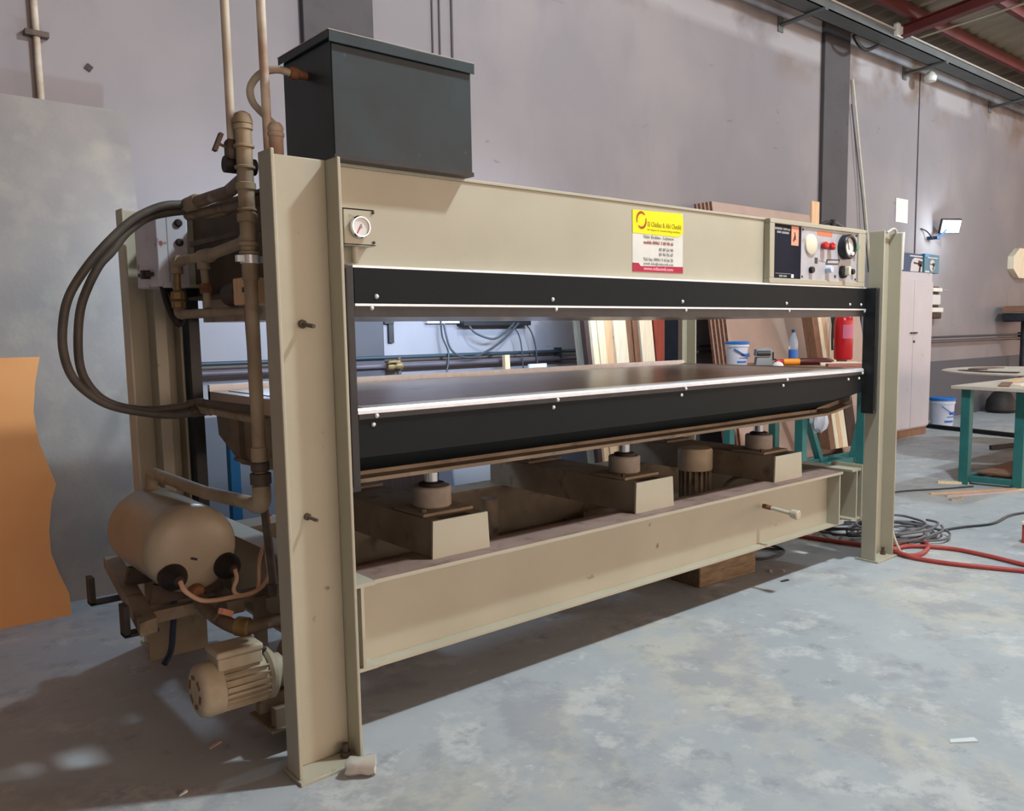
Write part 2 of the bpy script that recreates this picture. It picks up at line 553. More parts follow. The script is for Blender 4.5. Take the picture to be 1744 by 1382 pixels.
for x in (-32, -25, -18.2, -11.4, -4.6, 2.3, 9.15, 16.0, 22.8, 29.6, 36.4):
    b = MB()
    za, zb = roof_z(2.7)-0.15, roof_z(-18)-0.15
    for (w0, w1, d0, d1) in ((-0.06, 0.06, 0.0, -0.014), (-0.006, 0.006, -0.014, -0.12), (-0.06, 0.06, -0.12, -0.134)):
        b.hexa([(x+w0, -18, zb+d1), (x+w1, -18, zb+d1), (x+w1, 2.74, za+d1), (x+w0, 2.74, za+d1)],
               [(x+w0, -18, zb+d0), (x+w1, -18, zb+d0), (x+w1, 2.74, za+d0), (x+w0, 2.74, za+d0)])
    obj('rafter', b, 'steel_red', ceil, label='large red steel rafter running out from the gutter')
b = MB().tube([(9.62, 2.72, 4.99), (9.62, -7.5, 5.55)], 0.014, 8)
obj('conduit', b, 'edge', ceil, label='thin pale conduit beside the rafter')
g = MB().box(-34, 42, 2.70, 2.93, 4.855, 4.865).box(-34, 42, 2.70, 2.712, 4.855, 4.95).box(-34, 42, 2.918, 2.93, 4.855, 4.95)
gut = struct('trim_3', g, 'gutter', 'dark grey sheet metal gutter along the top of the wall')
obj('gutter_lip', MB().box(-34, 42, 2.675, 2.715, 4.945, 4.965), 'gutter_edge', gut)
for x in (1.6, 4.5, 7.45, 10.38, 13.2):
    b = MB().obox((x, 2.965, 4.828), (0.06, 0.60, 0.03), (-0.03, 0, 0)).box(x-0.05, x+0.05, 3.236, 3.252, 4.74, 4.9)
    obj('bracket', b, 'gutter', gut, bevel=0.003, label='flat steel bracket from wall to gutter')
b = MB().obox((9.08, 2.685, 4.96), (0.16, 0.05, 0.16))
obj('junction_box', b, 'plastic_white', gut, bevel=0.006, label='small pale junction box on the gutter')
b = MB().lathe((10.62, 3.0, 4.71), (0,0,1), [(0.02, -.02), (0.075, 0), (0.085, 0.06), (0.05, 0.11), (0.025, 0.13)], 14)
tag(obj('bulkhead_light', b, 'plastic_white'), 'small round white fitting hanging from the gutter bracket', 'light fitting')
b = MB().tube(smooth([(8.55, 2.97, 4.87), (8.66, 2.96, 4.78), (8.85, 2.96, 4.76), (9.02, 2.9, 4.83)]), 0.022, 8)
tag(obj('cable_loop', b, 'black'), 'short black cable sagging below the gutter', 'cable')

# ------------------------------------------------------------------ things fixed to the wall
w = thing('wall_pipes', 'two thin pipes running one above the other along the back wall', 'pipes', (0.7, 3.2, 1.2))
obj('pipe', MB().cyl((-6.5, 3.19, 1.247), (23, 3.19, 1.247), 0.015, n=10), 'wall_pipe_blue', w, label='thin blue grey upper pipe')
obj('pipe', MB().cyl((-6.5, 3.19, 1.182), (23, 3.19, 1.182), 0.021, n=12), 'wall_pipe_purple', w, label='thicker mauve lower pipe')
obj('valve', MB().lathe((2.22, 3.17, 1.182), (1,0,0), [(0.026,0),(0.034,.02),(0.034,.05),(0.024,.07),(0.034,.1),(0.028,.13)], 12)
    .cyl((2.27, 3.16, 1.19), (2.27, 3.12, 1.22), 0.012, n=8).box(2.2, 2.3, 3.105, 3.12, 1.21, 1.225), 'brass', w, label='brass valve')
obj('riser', MB().cyl((2.335, 3.185, 1.08), (2.335, 3.185, 1.25), 0.018, n=10).cyl((2.335, 3.185, 1.15), (2.335, 3.185, 1.21), 0.03, n=10), 'iron', w)
for x in (0.4, 4.0, 7.6, 11.2, 14.8):
    obj('clip', MB().box(x-0.012, x+0.012, 3.17, 3.252, 1.15, 1.28), 'steel_dark', w)
b = MB().box(2.24, 2.325, 3.22, 3.252, 1.50, 1.545).box(2.28, 2.325, 3.225, 3.252, 1.355, 1.51)
tag(obj('wall_bracket', b, 'steel_dark', bevel=0.003), 'rusty angle bracket on the wall beside the dark pilaster', 'bracket')
b = MB().box(2.93, 3.64, 3.15, 3.252, 1.48, 1.56)
t = thing('cable_tray', 'black cable tray on the wall seen between the platens', 'cable tray', (3.28, 3.2, 1.48))
obj('tray', b, 'black', t, bevel=0.004)
obj('conduit', MB().box(2.62, 2.94, 3.21, 3.252, 1.503, 1.53), 'plastic_white', t, label='white conduit stub')
for i, (pts, m, r) in enumerate((
        ([(2.98,3.17,1.5),(3.04,3.14,1.42),(3.2,3.12,1.37),(3.33,3.13,1.42),(3.45,3.15,1.5)], 'cable_dark', .009),
        ([(3.5,3.15,1.5),(3.3,3.13,1.35),(3.05,3.12,1.24),(2.9,3.12,1.23),(2.78,3.13,1.3),(2.74,3.16,1.5)], 'cable_dark', .009),
        ([(2.74,3.2,1.56),(2.75,3.2,1.4),(2.78,3.16,1.25),(2.72,3.14,1.0),(2.68,3.14,.7)], 'cable_dark', .007),
        ([(3.6,3.18,1.5),(3.66,3.16,1.4),(3.7,3.15,1.2),(3.72,3.15,.8)], 'cable_dark', .007),
        ([(3.42,3.17,1.5),(3.5,3.15,1.4),(3.53,3.14,1.2),(3.54,3.14,.8)], 'cable_dark', .006))):
    tag(obj('wall_cable', MB().tube(smooth(pts), r, 7), m),
        ['thin dark cable hanging in a short loop from the cable tray', 'dark cable hanging in a deep loop below the cable tray',
         'dark cable running down left of the hanging loops', 'dark cable dropping from the right end of the cable tray',
         'dark cable dropping just left of the tray end'][i], 'cable', 'cables hanging from the tray')
for i, (x, z0) in enumerate(((2.757, 1.9), (2.823, 1.8), (2.94, 1.7))):
    tag(obj('vertical_cable', MB().cyl((x, 3.24, z0), (x+.01, 3.24, 5.2), 0.007 if i < 2 else .009, n=6), 'wall_pipe_purple'),
        ['leftmost of three thin cables running up the wall right of the tank', 'middle one of three thin cables running up the wall right of the tank',
         'rightmost of three thin cables running up the wall right of the tank'][i], 'cable', 'cables up the wall')
t = thing('wall_conduit', 'rusty pale pipe running up the wall above the grey sheet', 'pipe', (0.05, 3.23, 2.6))
obj('tube', MB().cyl((0.05, 3.225, 1.5), (0.05, 3.225, 5.0), 0.019, n=12), 'pipe_light', t)
obj('clamp', MB().box(-0.01, 0.11, 3.195, 3.252, 3.145, 3.175), 'iron', t)
tag(obj('wall_anchor', MB().obox((0.317, 3.245, 3.03), (0.035, 0.012, 0.035), (0, .6, 0)), 'steel_dark'), 'tiny dark anchor plate high on the left wall', 'plate')
tag(obj('wall_joint_cover', MB().cyl((10.85, 3.242, 0.9), (10.84, 3.242, 4.9), 0.009, n=6), 'wall_pipe_purple'),
    'thin vertical conduit on the wall between white sheet and floodlight', 'conduit')
t = thing('leaning_rods', 'long thin rods leaning against the wall beside the right pilaster', 'rods', (9.3, 3.1, 2.0))
obj('rod', MB().tube([(9.62, 3.1, 0.9), (9.30, 3.19, 3.1), (9.01, 3.225, 4.5)], 0.013, 7), 'edge', t)
obj('rod', MB().tube([(9.58, 3.1, 0.9), (9.24, 3.19, 3.1), (8.99, 3.225, 4.2)], 0.008, 7), 'pilaster', t)
tag(obj('paper_sheet', MB().box(10.26, 10.6, 3.243, 3.2485, 2.845, 3.167), 'paper'), 'blank white paper sheet pinned high on the wall', 'paper')

# floodlight
t = thing('floodlight', 'lit LED floodlight on a bracket high on the wall', 'floodlight', (11.42, 3.1, 2.8))
ax = Vector((-0.55, -0.75, -0.35)).normalized()
c = Vector((11.47, 3.02, 2.84))
rotq = ax.to_track_quat('-Y', 'Z').to_euler()
obj('housing', MB().obox(c - ax*0.03, (0.30, 0.05, 0.21), rotq), 'black', t, bevel=0.006)
obj('lens', MB().obox(c + ax*0.0, (0.265, 0.014, 0.175), rotq), 'led', t, label='glowing white lens')
obj('yoke', MB().box(11.22, 11.32, 3.1, 3.252, 2.66, 2.7).tube([(11.27, 3.12, 2.68), (11.36, 3.08, 2.74), (11.45, 3.07, 2.82)], .02, 8), 'box_navy', t)
obj('lead', MB().tube(smooth([(11.2, 3.15, 2.66), (11.12, 3.2, 2.76), (11.0, 3.235, 2.80)]), .009, 6), 'black', t)
lamp('floodlight_glow', c + ax*0.3, 22, 0.08, (0.75, 0.9, 1.0))

# ------------------------------------------------------------------ boards at the left
poly = [(-1.7, 0.0), (-0.156, 0.0), (-0.156, 0.11), (-0.193, 0.231), (-0.218, 0.336), (-0.215, 0.449), (-0.19, 0.598), (-0.16, 0.686),
        (-0.187, 0.791), (-0.217, 0.917), (-0.226, 1.07), (-0.204, 1.222), (-0.17, 1.356), (-1.7, 1.352)]
b = MB().prism([(x, z) for x, z in poly], 'y', 0, 0.018)
o = obj('wavy_board', b, 'orange_board', sm=False)
o.location = (0, 2.38, 0.0)
o.rotation_euler = (-0.16, 0, 0)
tag(o, 'orange wooden board with a wavy cut edge leaning at the far left', 'board')
o = obj('cement_sheet', MB().box(-1.9, 0.46, 0, 0.02, 0, 2.80), 'cement_sheet', sm=False)
o.location = (0, 2.62, 0.0)
o.rotation_euler = (-0.16, 0, 0)
tag(o, 'tall grey cement sheet leaning against the left wall', 'board')

# ------------------------------------------------------------------ planks leaning behind the press
def plank(name, xa, xb, y0, y1, h, lean, m, label, group, z0=0.0, ref=1.33):
    """a board standing on end, its narrow edge to the front; xa..xb is where it crosses height ref, lean = dx per metre up"""
    d = -lean
    bot = [(xa-d*ref, y0, z0), (xb-d*ref, y0, z0), (xb-d*ref, y1, z0), (xa-d*ref, y1, z0)]
    top = [(x+d*h, y, z0+h) for x, y, z in bot]
    return tag(obj(name, MB().hexa(bot, top), m, sm=False), label, 'plank', group)
PL = [(3.695, 3.742, 'wood_dark', 'dark stained plank at the left end of the leaning plank row', 1.95, 2.52),
      (3.745, 3.798, 'wood_grey', 'greyish plank beside the dark plank at the left of the row', 1.92, 2.55),
      (3.80, 3.868, 'pine', 'knotty cream plank, third from the left in the row', 1.95, 2.56),
      (3.872, 3.948, 'pine', 'knotty cream plank, fourth from the left in the row', 1.95, 2.55),
      (3.952, 4.058, 'pine_peach', 'peach coloured plank in the middle of the cream planks', 1.96, 2.57),
      (4.062, 4.212, 'pine_pale', 'widest pale cream plank of the leaning row', 1.96, 2.55),
      (4.242, 4.31, 'wood_brown', 'brown plank right of the widest cream plank', 1.92, 2.58),
      (4.315, 4.38, 'wood_brown', 'brown plank touching the narrow cream one', 1.94, 2.57),
      (4.385, 4.545, 'pine_pale', 'knotty cream plank left of the red plank', 1.95, 2.55),
      (4.565, 4.72, 'wood_red', 'red stained plank at the right of the row', 1.95, 2.55),
      (4.74, 4.80, 'wood_grey', 'pale plank right of the red plank', 1.9, 2.6)]
for xa, xb, m, lb, h, y in PL:
    plank('plank', xa, xb, y, y+(0.05 if m == 'wood_dark' else 0.16), h, 0.134, m, lb, 'planks leaning behind the press')
# big sheets behind
def sheet(xa, xb, h, ybot, ytop, th, m, label, name='mdf_sheet', group='sheets leaning on the wall'):
    b = MB()
    bot = [(xa, ybot, 0.01), (xb, ybot, 0.01), (xb, ybot+th, 0.01), (xa, ybot+th, 0.01)]
    top = [(x, y-ybot+ytop, h) for x, y, z in bot]
    b.hexa(bot, top)
    b.m = [1, 1, 0, 1, 0, 1]
    return tag(obj(name, b, [m, 'mdf_edge'], sm=False), label, 'board', group)
SH = ['frontmost pinkish sheet of the tall leaning stack', 'second sheet of the tall leaning stack', 'third sheet of the tall leaning stack', 'fourth sheet of the tall leaning stack', 'rearmost sheet of the tall leaning stack']
for i in range(5):
    sheet(5.86-0.02*i, 7.70-0.01*i, 2.70-0.004*i, 2.52+0.033*i, 2.95+0.033*i, 0.03, 'mdf', SH[i])
sheet(7.55, 8.35, 2.05, 2.40, 2.78, 0.03, 'mdf', 'lower wide pinkish sheet behind the fire extinguisher')
tag(obj('offcut', MB().box(7.66, 7.82, 2.93, 2.95, 2.5, 2.86), 'pine_peach', sm=False), 'small pale offcut standing up behind the control panel', 'offcut')
RP = [(6.70, 6.80, 'wood_brown', 'brown plank at the left of the right plank group'), (6.81, 6.88, 'pine_pale', 'narrow cream plank, second in the right plank group'),
      (6.885, 6.95, 'pine_peach', 'peach plank between cream planks behind the bottle'), (6.955, 7.06, 'pine_pale', 'wide cream plank left of the dark plank'),
      (7.08, 7.27, 'wood_dark', 'dark plank just left of the fire extinguisher')]
for xa, xb, m, lb in RP:
    plank('plank', xa, xb, 2.27, 2.39, 1.9, 0.30, m, lb, 'planks leaning in the green rack', z0=0.12, ref=1.2)

# green V rack for boards
t = thing('board_rack', 'green steel V shaped board rack on the floor behind the press', 'rack', (7.05, 2.2, 0))
def bar(name, a, b_, w, d, m, parent, label=None):
    a = Vector(a); b_ = Vector(b_)
    q = (b_-a).to_track_quat('Z', 'Y').to_euler()
    return obj(name, MB().obox((a+b_)/2, (w, d, (b_-a).length), q), m, parent, bevel=0.003, label=label)
bar('arm', (6.735, 2.2, 0.03), (6.25, 2.2, 0.98), 0.07, 0.06, 'teal', t)
bar('arm', (7.035, 2.0, 0.03), (7.40, 2.0, 1.05), 0.075, 0.06, 'teal', t)
bar('rail', (6.3, 2.2, 0.05), (7.6, 2.2, 0.05), 0.05, 0.05, 'teal', t)
bar('rail', (6.5, 2.0, 0.05), (7.9, 2.0, 0.05), 0.05, 0.05, 'teal', t)
bar('tie', (6.9, 2.0, 0.05), (6.9, 2.2, 0.05), 0.06, 0.06, 'teal', t)

# workbench behind the right end of the press, with the small things on it
BZ = 1.125
t = thing('work_bench', 'timber topped bench with green steel legs behind the press', 'bench', (5.3, 1.45, 0))
obj('bench_top', MB().box(4.5, 5.45, 0.86, 2.0, BZ-0.045, BZ), 'wood_brown', t, bevel=0.003)
for x, y in ((4.62, 1.1), (4.62, 1.78), (5.40, 1.02), (5.30, 1.80)):
    obj('leg', MB().box(x-0.035, x+0.035, y-0.035, y+0.035, 0, BZ-0.045), 'teal', t, bevel=0.003)
for x in (4.62,):
    obj('rail', MB().box(x-0.025, x+0.025, 1.13, 1.76, 0.3, 0.36), 'teal', t)

def bucket(name, loc, r, h, label, lid='blue_lid'):
    t = thing(name, label, 'bucket', loc)
    x, y, z = loc
    obj('body', MB().lathe((x,y,z), (0,0,1), [(r*.86,0),(r*.88,.01),(r*.97,h*.78),(r*1.04,h*.79),(r*1.04,h*.84),(r*.99,h*.85),(r,h*.93)], 28), 'bucket_white', t)
    obj('lid', MB().lathe((x,y,z+h*.9), (0,0,1), [(r*1.06,0),(r*1.07,h*.07),(r*1.0,h*.1),(r*.9,h*.085)], 28), lid, t)
    pts = [(x + r*1.05*math.cos(a), y + r*1.05*math.sin(a), z + h*(0.72 - 0.33*math.sin((a+2.75)/3.0*math.pi)**1)) for a in [-2.75+3.0*k/14 for k in range(15)]]
    obj('handle', MB().tube(pts, 0.006, 6), 'blue_print', t)
    # printed label
    for a0, a1, z0, z1 in ((-2.5,-1.5,.12,.2), (-2.3,-.9,.3,.34), (-2.1,-1.2,.4,.5), (-1.1,-.8,.42,.58), (-2.4,-1.0,.88,.9)):
        b = MB()
        n = 8
        V = []; F = []
        for k in range(n+1):
            a = a0+(a1-a0)*k/n
            for zz in (z0, z1):
                rr = r*(.88+.09*zz/.78)+0.0015
                V.append((x+rr*math.cos(a), y+rr*math.sin(a), z+h*zz))
        for k in range(n): F.append((2*k, 2*k+2, 2*k+3, 2*k+1))
        b.add(V, F)
        obj('label_print', b, 'blue_print', t)
    return t
bk = bucket('paint_bucket', (4.72, 1.78, BZ), 0.095, 0.2, 'small white plastic bucket with blue lid on the bench behind the press')
# grey desktop device beside the bucket
t = thing('glue_spreader', 'grey hand glue spreader with roller beside the small bucket', 'glue spreader', (4.86, 1.62, BZ))
obj('base', MB().prism([(-.07,0),(.07,0),(.075,.07),(-.06,.07)], 'y', -.05, .05), 'plastic_grey', t, bevel=0.004)
obj('hood', MB().prism([(-.07,.08),(.06,.08),(.065,.125),(.04,.145),(-.065,.135)], 'y', -.05, .05), 'plastic_grey', t, bevel=0.004)
obj('roller', MB().cyl((-.06, -.052, .1), (.045, -.052, .1), .022, n=14), 'cable_dark', t)
obj('crank', MB().box(.066,.074,-.06,-.04,.05,.11).cyl((.07,-.05,.05),(.095,-.05,.05),.006), 'black', t)
for ch in t.children: ch.matrix_parent_inverse = Matrix.Identity(4)
t.rotation_euler = (0, 0, -0.75)
# bottle
t = thing('water_bottle', 'clear plastic water bottle with blue label and cap', 'bottle', (5.16, 1.53, BZ))
x, y, z = t.location
obj('body', MB().lathe((x,y,z), (0,0,1), [(.034,0),(.038,.006),(.038,.09),(.036,.1),(.038,.11),(.038,.19),(.03,.225),(.015,.255),(.014,.27)], 20), 'plastic_clear', t)
obj('label_band', MB().lathe((x,y,z+.05), (0,0,1), [(.0385,0),(.0385,.075)], 20, cap=False), 'blue_print', t, label='blue paper band')
obj('cap', MB().lathe((x,y,z+.268), (0,0,1), [(.016,0),(.016,.022),(.014,.024)], 14), 'box_navy', t)
# cordless tool lying in front
t = thing('caulking_gun', 'orange and dark red cartridge gun lying before the bottle', 'tool', (5.05, 1.38, BZ))
a = Vector((4.90, 1.50, BZ+.028)); d = (Vector((5.33, 1.22, BZ+.028))-a).normalized()
obj('sleeve', MB().lathe(a+d*.04, d, [(.024,0),(.027,.01),(.027,.13),(.024,.14)], 14), 'orange_tool', t)
obj('handle_body', MB().lathe(a+d*.18, d, [(.024,0),(.03,.02),(.03,.22),(.018,.29),(.01,.3)], 12), 'maroon', t)
obj('nozzle', MB().lathe(a-d*.03, d, [(.012,0),(.022,.02),(.022,.07)], 12), 'ext_red', t)
t = tag(obj('plastic_bowl', MB().lathe((4.79, 1.43, BZ), (0,0,1), [(.045,0),(.044,.01),(.036,.024),(.02,.034),(.006,.037)], 18), 'white'), 'upturned small white plastic bowl at the bench front edge', 'bowl')
for i, (x, y, l, a_, m) in enumerate(((5.18,1.1,.32,-.9,'pine_pale'), (5.05,.98,.3,-.75,'text_red'), (5.34,1.16,.2,-1.0,'pine'))):
    tag(obj('wood_offcut', MB().obox((x,y,BZ+.012),(l,.07,.022),(0,0,a_)), m, sm=False),
        ['cream wood strip lying on the bench behind the gun', 'pinkish wood strip at the near corner of the bench', 'pale wood strip right end of the bench'][i], 'offcut', 'strips on the bench')
# extinguisher
t = thing('fire_extinguisher', 'red fire extinguisher hanging on the boards behind the press', 'fire extinguisher', (7.38, 2.3, 1.08))
x, y, z = 7.0, 2.12, 1.09
obj('cylinder', MB().lathe((x,y,z), (0,0,1), [(.085,0),(.095,.02),(.095,.40),(.08,.45),(.045,.48),(.03,.5)], 24), 'ext_red', t)
obj('valve_head', MB().cyl((x,y,z+.5),(x,y,z+.55),.025).box(x-.09,x+.03,y-.012,y+.012,z+.55,z+.57).box(x-.1,x+.0,y-.012,y+.012,z+.585,z+.6), 'black', t)
obj('discharge_hose', MB().tube(smooth([(x,y+.03,z+.53),(x-.09,y+.05,z+.5),(x-.115,y+.06,z+.3),(x-.11,y+.06,z+.1)]), .012, 8), 'black', t)
b = MB()
for a0, a1, z0, z1 in ((-2.7,-1.2,.22,.36),):
    V = []; F = []
    for k in range(13):
        a = a0+(a1-a0)*k/12
        for zz in (z0, z1): V.append((x+.0965*math.cos(a), y+.0965*math.sin(a), z+zz))
    for k in range(12): F.append((2*k,2*k+2,2*k+3,2*k+1))
    b.add(V, F)
obj('label_plate', b, 'ext_label', t)
b = MB()
V = []; F = []
for k in range(9):
    a = -1.15+.75*k/8
    for zz in (.17, .29): V.append((x+.0965*math.cos(a), y+.0965*math.sin(a), z+zz))
for k in range(8): F.append((2*k,2*k+2,2*k+3,2*k+1))
obj('white_tag', b.add(V, F), 'white', t)
obj('hook', MB().box(x-.02,x+.02,y+.06,y+.13,z+.44,z+.47), 'steel_dark', t)

# plastic bag tied on the bench leg
b = MB().sphere((4.66, .97, .74), .085, 14, (0.8,.6,1.1))
for i, v in enumerate(b.v):
    k = 1+0.25*math.sin(i*2.7)+0.12*math.cos(i*5.1)
    b.v[i] = (4.66+(v[0]-4.66)*k, 0.97+(v[1]-0.97)*k, .74+(v[2]-.74)*k)
tag(obj('plastic_bag', b, 'plastic_bag'), 'crumpled clear plastic bag hanging at the green bench leg', 'bag')
# white sheet and blue post seen under the press at the left
o = obj('pale_board', MB().box(2.21, 2.9, 0, .02, 0, 0.85), 'pale_board', sm=False)
o.location = (0, 2.2, .0); o.rotation_euler = (-.2, 0, 0)
tag(o, 'pale bluish board leaning behind the lower frame', 'board')
o = obj('dark_board', MB().box(1.3, 2.17, 0, .03, 0, 0.72), 'wood_dark', sm=False)
o.location = (0, 2.35, 0); o.rotation_euler = (-.2, 0, 0)
tag(o, 'dark board leaning left of the pale bluish one', 'board')
tag(obj('wooden_stake', MB().obox((3.335,3.10,.61), (.05,.04,1.25), (0,-.03,0)), 'pine_peach', sm=False), 'thin wooden stake standing before the wall behind the press', 'stake')
o = obj('white_tile_board', MB().box(3.43, 3.62, 0, .02, 0, 1.16), 'pale_board', sm=False)
o.location = (0, 2.86, 0); o.rotation_euler = (-.06, 0, 0)
tag(o, 'small white board standing right of the wooden stake', 'board')
t = thing('blue_stand', 'bright blue steel stand behind the left end of the press', 'stand', (.81, 2.6, 0))
obj('post', MB().box(.782,.84,2.58,2.64,0,.95), 'blue_post', t)
obj('foot', MB().box(.72,.9,2.5,2.75,0,.03), 'blue_post', t)

# ================================================================== THE PRESS
press = thing('veneer_press', 'long beige hydraulic hot press with black covers standing in the hall', 'press', (1.95, 0.8, 0))
XR, YR = 3.7136, 1.58
# columns: open channels
cm = MB().box(0, .012, 0, .094, .012, 2.0).box(.012, .216, .08, .094, .012, 2.0).box(.216, .228, 0, .094, .012, 2.0)
col = obj('column', cm, 'paint', None, bevel=0.003)
adopt(col, press)
obj('base_plate', MB().box(-.006, .24, -.022, .13, 0, .012), 'paint', col, bevel=0.002)
obj('anchor_bolt', MB().cyl((.185,.045,.012),(.185,.045,.03),.018,n=6).cyl((.185,.045,.03),(.185,.045,.058),.011,n=10), 'iron', col)
obj('stud', MB().cyl((.112,.08,1.478),(.125,.02,1.47),.007,n=8).cyl((.112,.08,1.478),(.114,.07,1.477),.014,n=8), 'iron', col)
obj('stud', MB().cyl((.10,.08,.853),(.112,.03,.846),.006,n=8).cyl((.10,.08,.853),(.102,.072,.852),.012,n=8), 'iron', col)
def copy_col(off):
    c = col.copy(); COL.objects.link(c); c.location = Vector(col.location)+Vector(off); c.parent = press
    c.matrix_parent_inverse = col.matrix_parent_inverse.copy()
    for ch in list(col.children):
        if ch.name.startswith('stud'): continue
        d = ch.copy(); COL.objects.link(d); d.parent = c
        d.matrix_parent_inverse = ch.matrix_parent_inverse.copy()
    return c
for off in ((XR, 0, 0), (0, YR, 0), (XR, YR, 0)): copy_col(off)
# guides on the columns
for x in (.230, XR-.040):
    gd = obj('guide', MB().box(x, x+.038, .018, .10, .92, 1.667), 'guide', press, bevel=0.003, label='black vertical guide bar')
    obj('guide_edge', MB().box(x+.008, x+.014, .014, .019, .94, 1.655), 'steel_dark', gd)
for x in (.235, XR-.055):
    obj('guide', MB().box(x, x+.05, YR-.06, YR+.07, .62, 1.667), 'guide', press, bevel=0.003)
obj('guide_strip', MB().box(.1, .15, YR-.03, YR+.085, .6, 1.66), 'paint', press, bevel=.003)
# upper beams (front and rear) and cross girders
def ibeam_x(xa, xb, ya, z0, z1, fl, web_off, t=.014):
    return MB().box(xa, xb, ya, ya+fl, z1-t, z1).box(xa, xb, ya, ya+fl, z0, z0+t).box(xa, xb, ya+web_off, ya+web_off+.012, z0+t, z1-t)
ub = obj('upper_beam', MB().box(.228, XR, .1156, .128, 1.668, 1.994).box(.228, XR, .110, .26, 1.994, 2.006).box(.228, XR, .1156, .26, 1.655, 1.668), 'paint', press, bevel=0.002)
obj('upper_beam', MB().box(.228, XR, YR-.02, YR-.008, 1.668, 1.994).box(.228, XR, YR-.15, YR-.008, 1.994, 2.006).box(.228, XR, YR-.15, YR-.008, 1.655, 1.668), 'paint', press)
for x in (.29, 1.15, 1.95, 2.75, 3.6):
    obj('cross_girder', MB().box(x, x+.014, .13, YR-.03, 1.60, 1.985).box(x-.05, x+.064, .13, YR-.03, 1.60, 1.614).box(x-.05, x+.064, .26, YR-.16, 1.975, 1.988), 'girder', press)
obj('edge_strip', MB().box(.30, XR-.045, .082, .1156, 1.664, 1.672), 'alu', press)
# upper platen with its cover
obj('upper_platen', MB().box(.30, XR-.05, .10, YR-.07, 1.50, 1.60), 'alu_plate', press)
uc = obj('upper_cover', MB().box(.302, XR-.06, .080, .094, 1.545, 1.664), 'cover', press, bevel=0.002)
obj('cover_trim', MB().box(.302, XR-.05, .076, .094, 1.5365, 1.5445), 'alu', uc)
obj('lower_strip', MB().box(.302, XR-.048, .082, .10, 1.500, 1.536), 'guide', uc)
rv = MB().lathe((0,0,0), (0,-1,0), [(.0085,0),(.008,.003),(.005,.006),(.001,.0072)], 12)
rv0 = obj('rivet', rv, 'rivet', uc)
first = True
def rivet(par, x, y, z):
    global first
    if first: o = rv0; first = False
    else:
        o = rv0.copy(); COL.objects.link(o)
    o.parent = par; o.matrix_parent_inverse = Matrix.Translation(-world_loc(par)); o.location = (x, y, z)
for x in (.385, 1.183, 1.986, 2.835, 3.483, 3.609): rivet(uc, x, .08, 1.569)
for x in (.366, 1.202, 2.012, 2.864, 3.655): rivet(uc, x, .082, 1.530)
# lower platen and its tray
lp = obj('lower_platen', MB().box(.30, XR-.02, .098, YR-.08, 1.10, 1.183), 'alu_plate', press)
obj('press_sheet', MB().box(.36, XR-.10, .125, YR-.17, 1.183, 1.1875), 'alu_plate', lp)
obj('front_lip', MB().prism([(.080,1.172),(.080,1.184),(.086,1.191),(.112,1.191),(.112,1.183),(.098,1.172)], 'x', .30, XR-.05), 'alu', lp, label='bright aluminium front edge')
obj('rear_lip', MB().box(.30, XR-.03, YR-.10, YR-.075, 1.13, 1.213), 'alu', lp)
obj('side_lip', MB().box(XR-.045, XR-.022, .112, YR-.10, 1.15, 1.1895), 'alu_plate', lp)
tray = [(.30, 1.150), (3.63, 1.150), (3.64, 1.035), (3.3, .998), (2.75, .985), (2.2, .985), (.30, .985)]
# front cover: vertical face then tucked under
tb = MB().prism([(x, z) for x, z in [(.302,1.160),(3.655,1.160),(3.655,1.052),(3.33,1.022),(.302,1.022)]], 'y', .086, .096)
V = [(.302,.086,1.022),(3.33,.086,1.022),(3.655,.086,1.052),(3.655,.17,1.03),(3.3,.17,.972),(2.4,.17,.962),(.302,.17,.962)]
tb.add(V + [(x, y+.01, z+.002) for x, y, z in V], [tuple(range(7)), tuple(range(13, 6, -1))] + [(k, (k+1) % 7, (k+1) % 7+7, k+7) for k in range(7)])
lc = obj('lower_cover', tb, 'cover', press)
obj('top_fold', MB().box(.302, XR-.06, .078, .088, 1.154, 1.1715), 'guide', lc)
for x in (.369, 1.202, 2.01, 2.853): rivet(lc, x, .078, 1.163)
rivet(lc, 3.645, .078, 1.163)
for x in (.359, 1.185, 1.989, 2.826, 3.497, 3.619): rivet(lc, x, .086, 1.133)
# bolster girders under the lower platen
sec = [(.12, 1.10), (.12, 1.0), (.22, .93), (1.26, .89), (YR-.10, 1.0), (YR-.08, 1.10)]
for x in (.33, .78, 1.35, 1.92, 2.48, 3.04, 3.6):
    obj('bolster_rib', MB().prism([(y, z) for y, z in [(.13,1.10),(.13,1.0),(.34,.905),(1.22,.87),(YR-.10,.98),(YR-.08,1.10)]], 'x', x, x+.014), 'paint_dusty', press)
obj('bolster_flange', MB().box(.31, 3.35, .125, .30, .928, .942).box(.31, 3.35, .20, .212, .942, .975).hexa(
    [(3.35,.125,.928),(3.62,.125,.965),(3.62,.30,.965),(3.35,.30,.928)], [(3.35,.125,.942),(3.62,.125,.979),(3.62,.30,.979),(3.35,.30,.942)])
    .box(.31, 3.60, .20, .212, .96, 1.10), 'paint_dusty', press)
obj('bolster_flange', MB().box(.31, 3.62, 1.12, 1.25, .885, .90).box(.31, 3.62, 1.18, 1.192, .90, 1.10), 'paint_dusty', press)
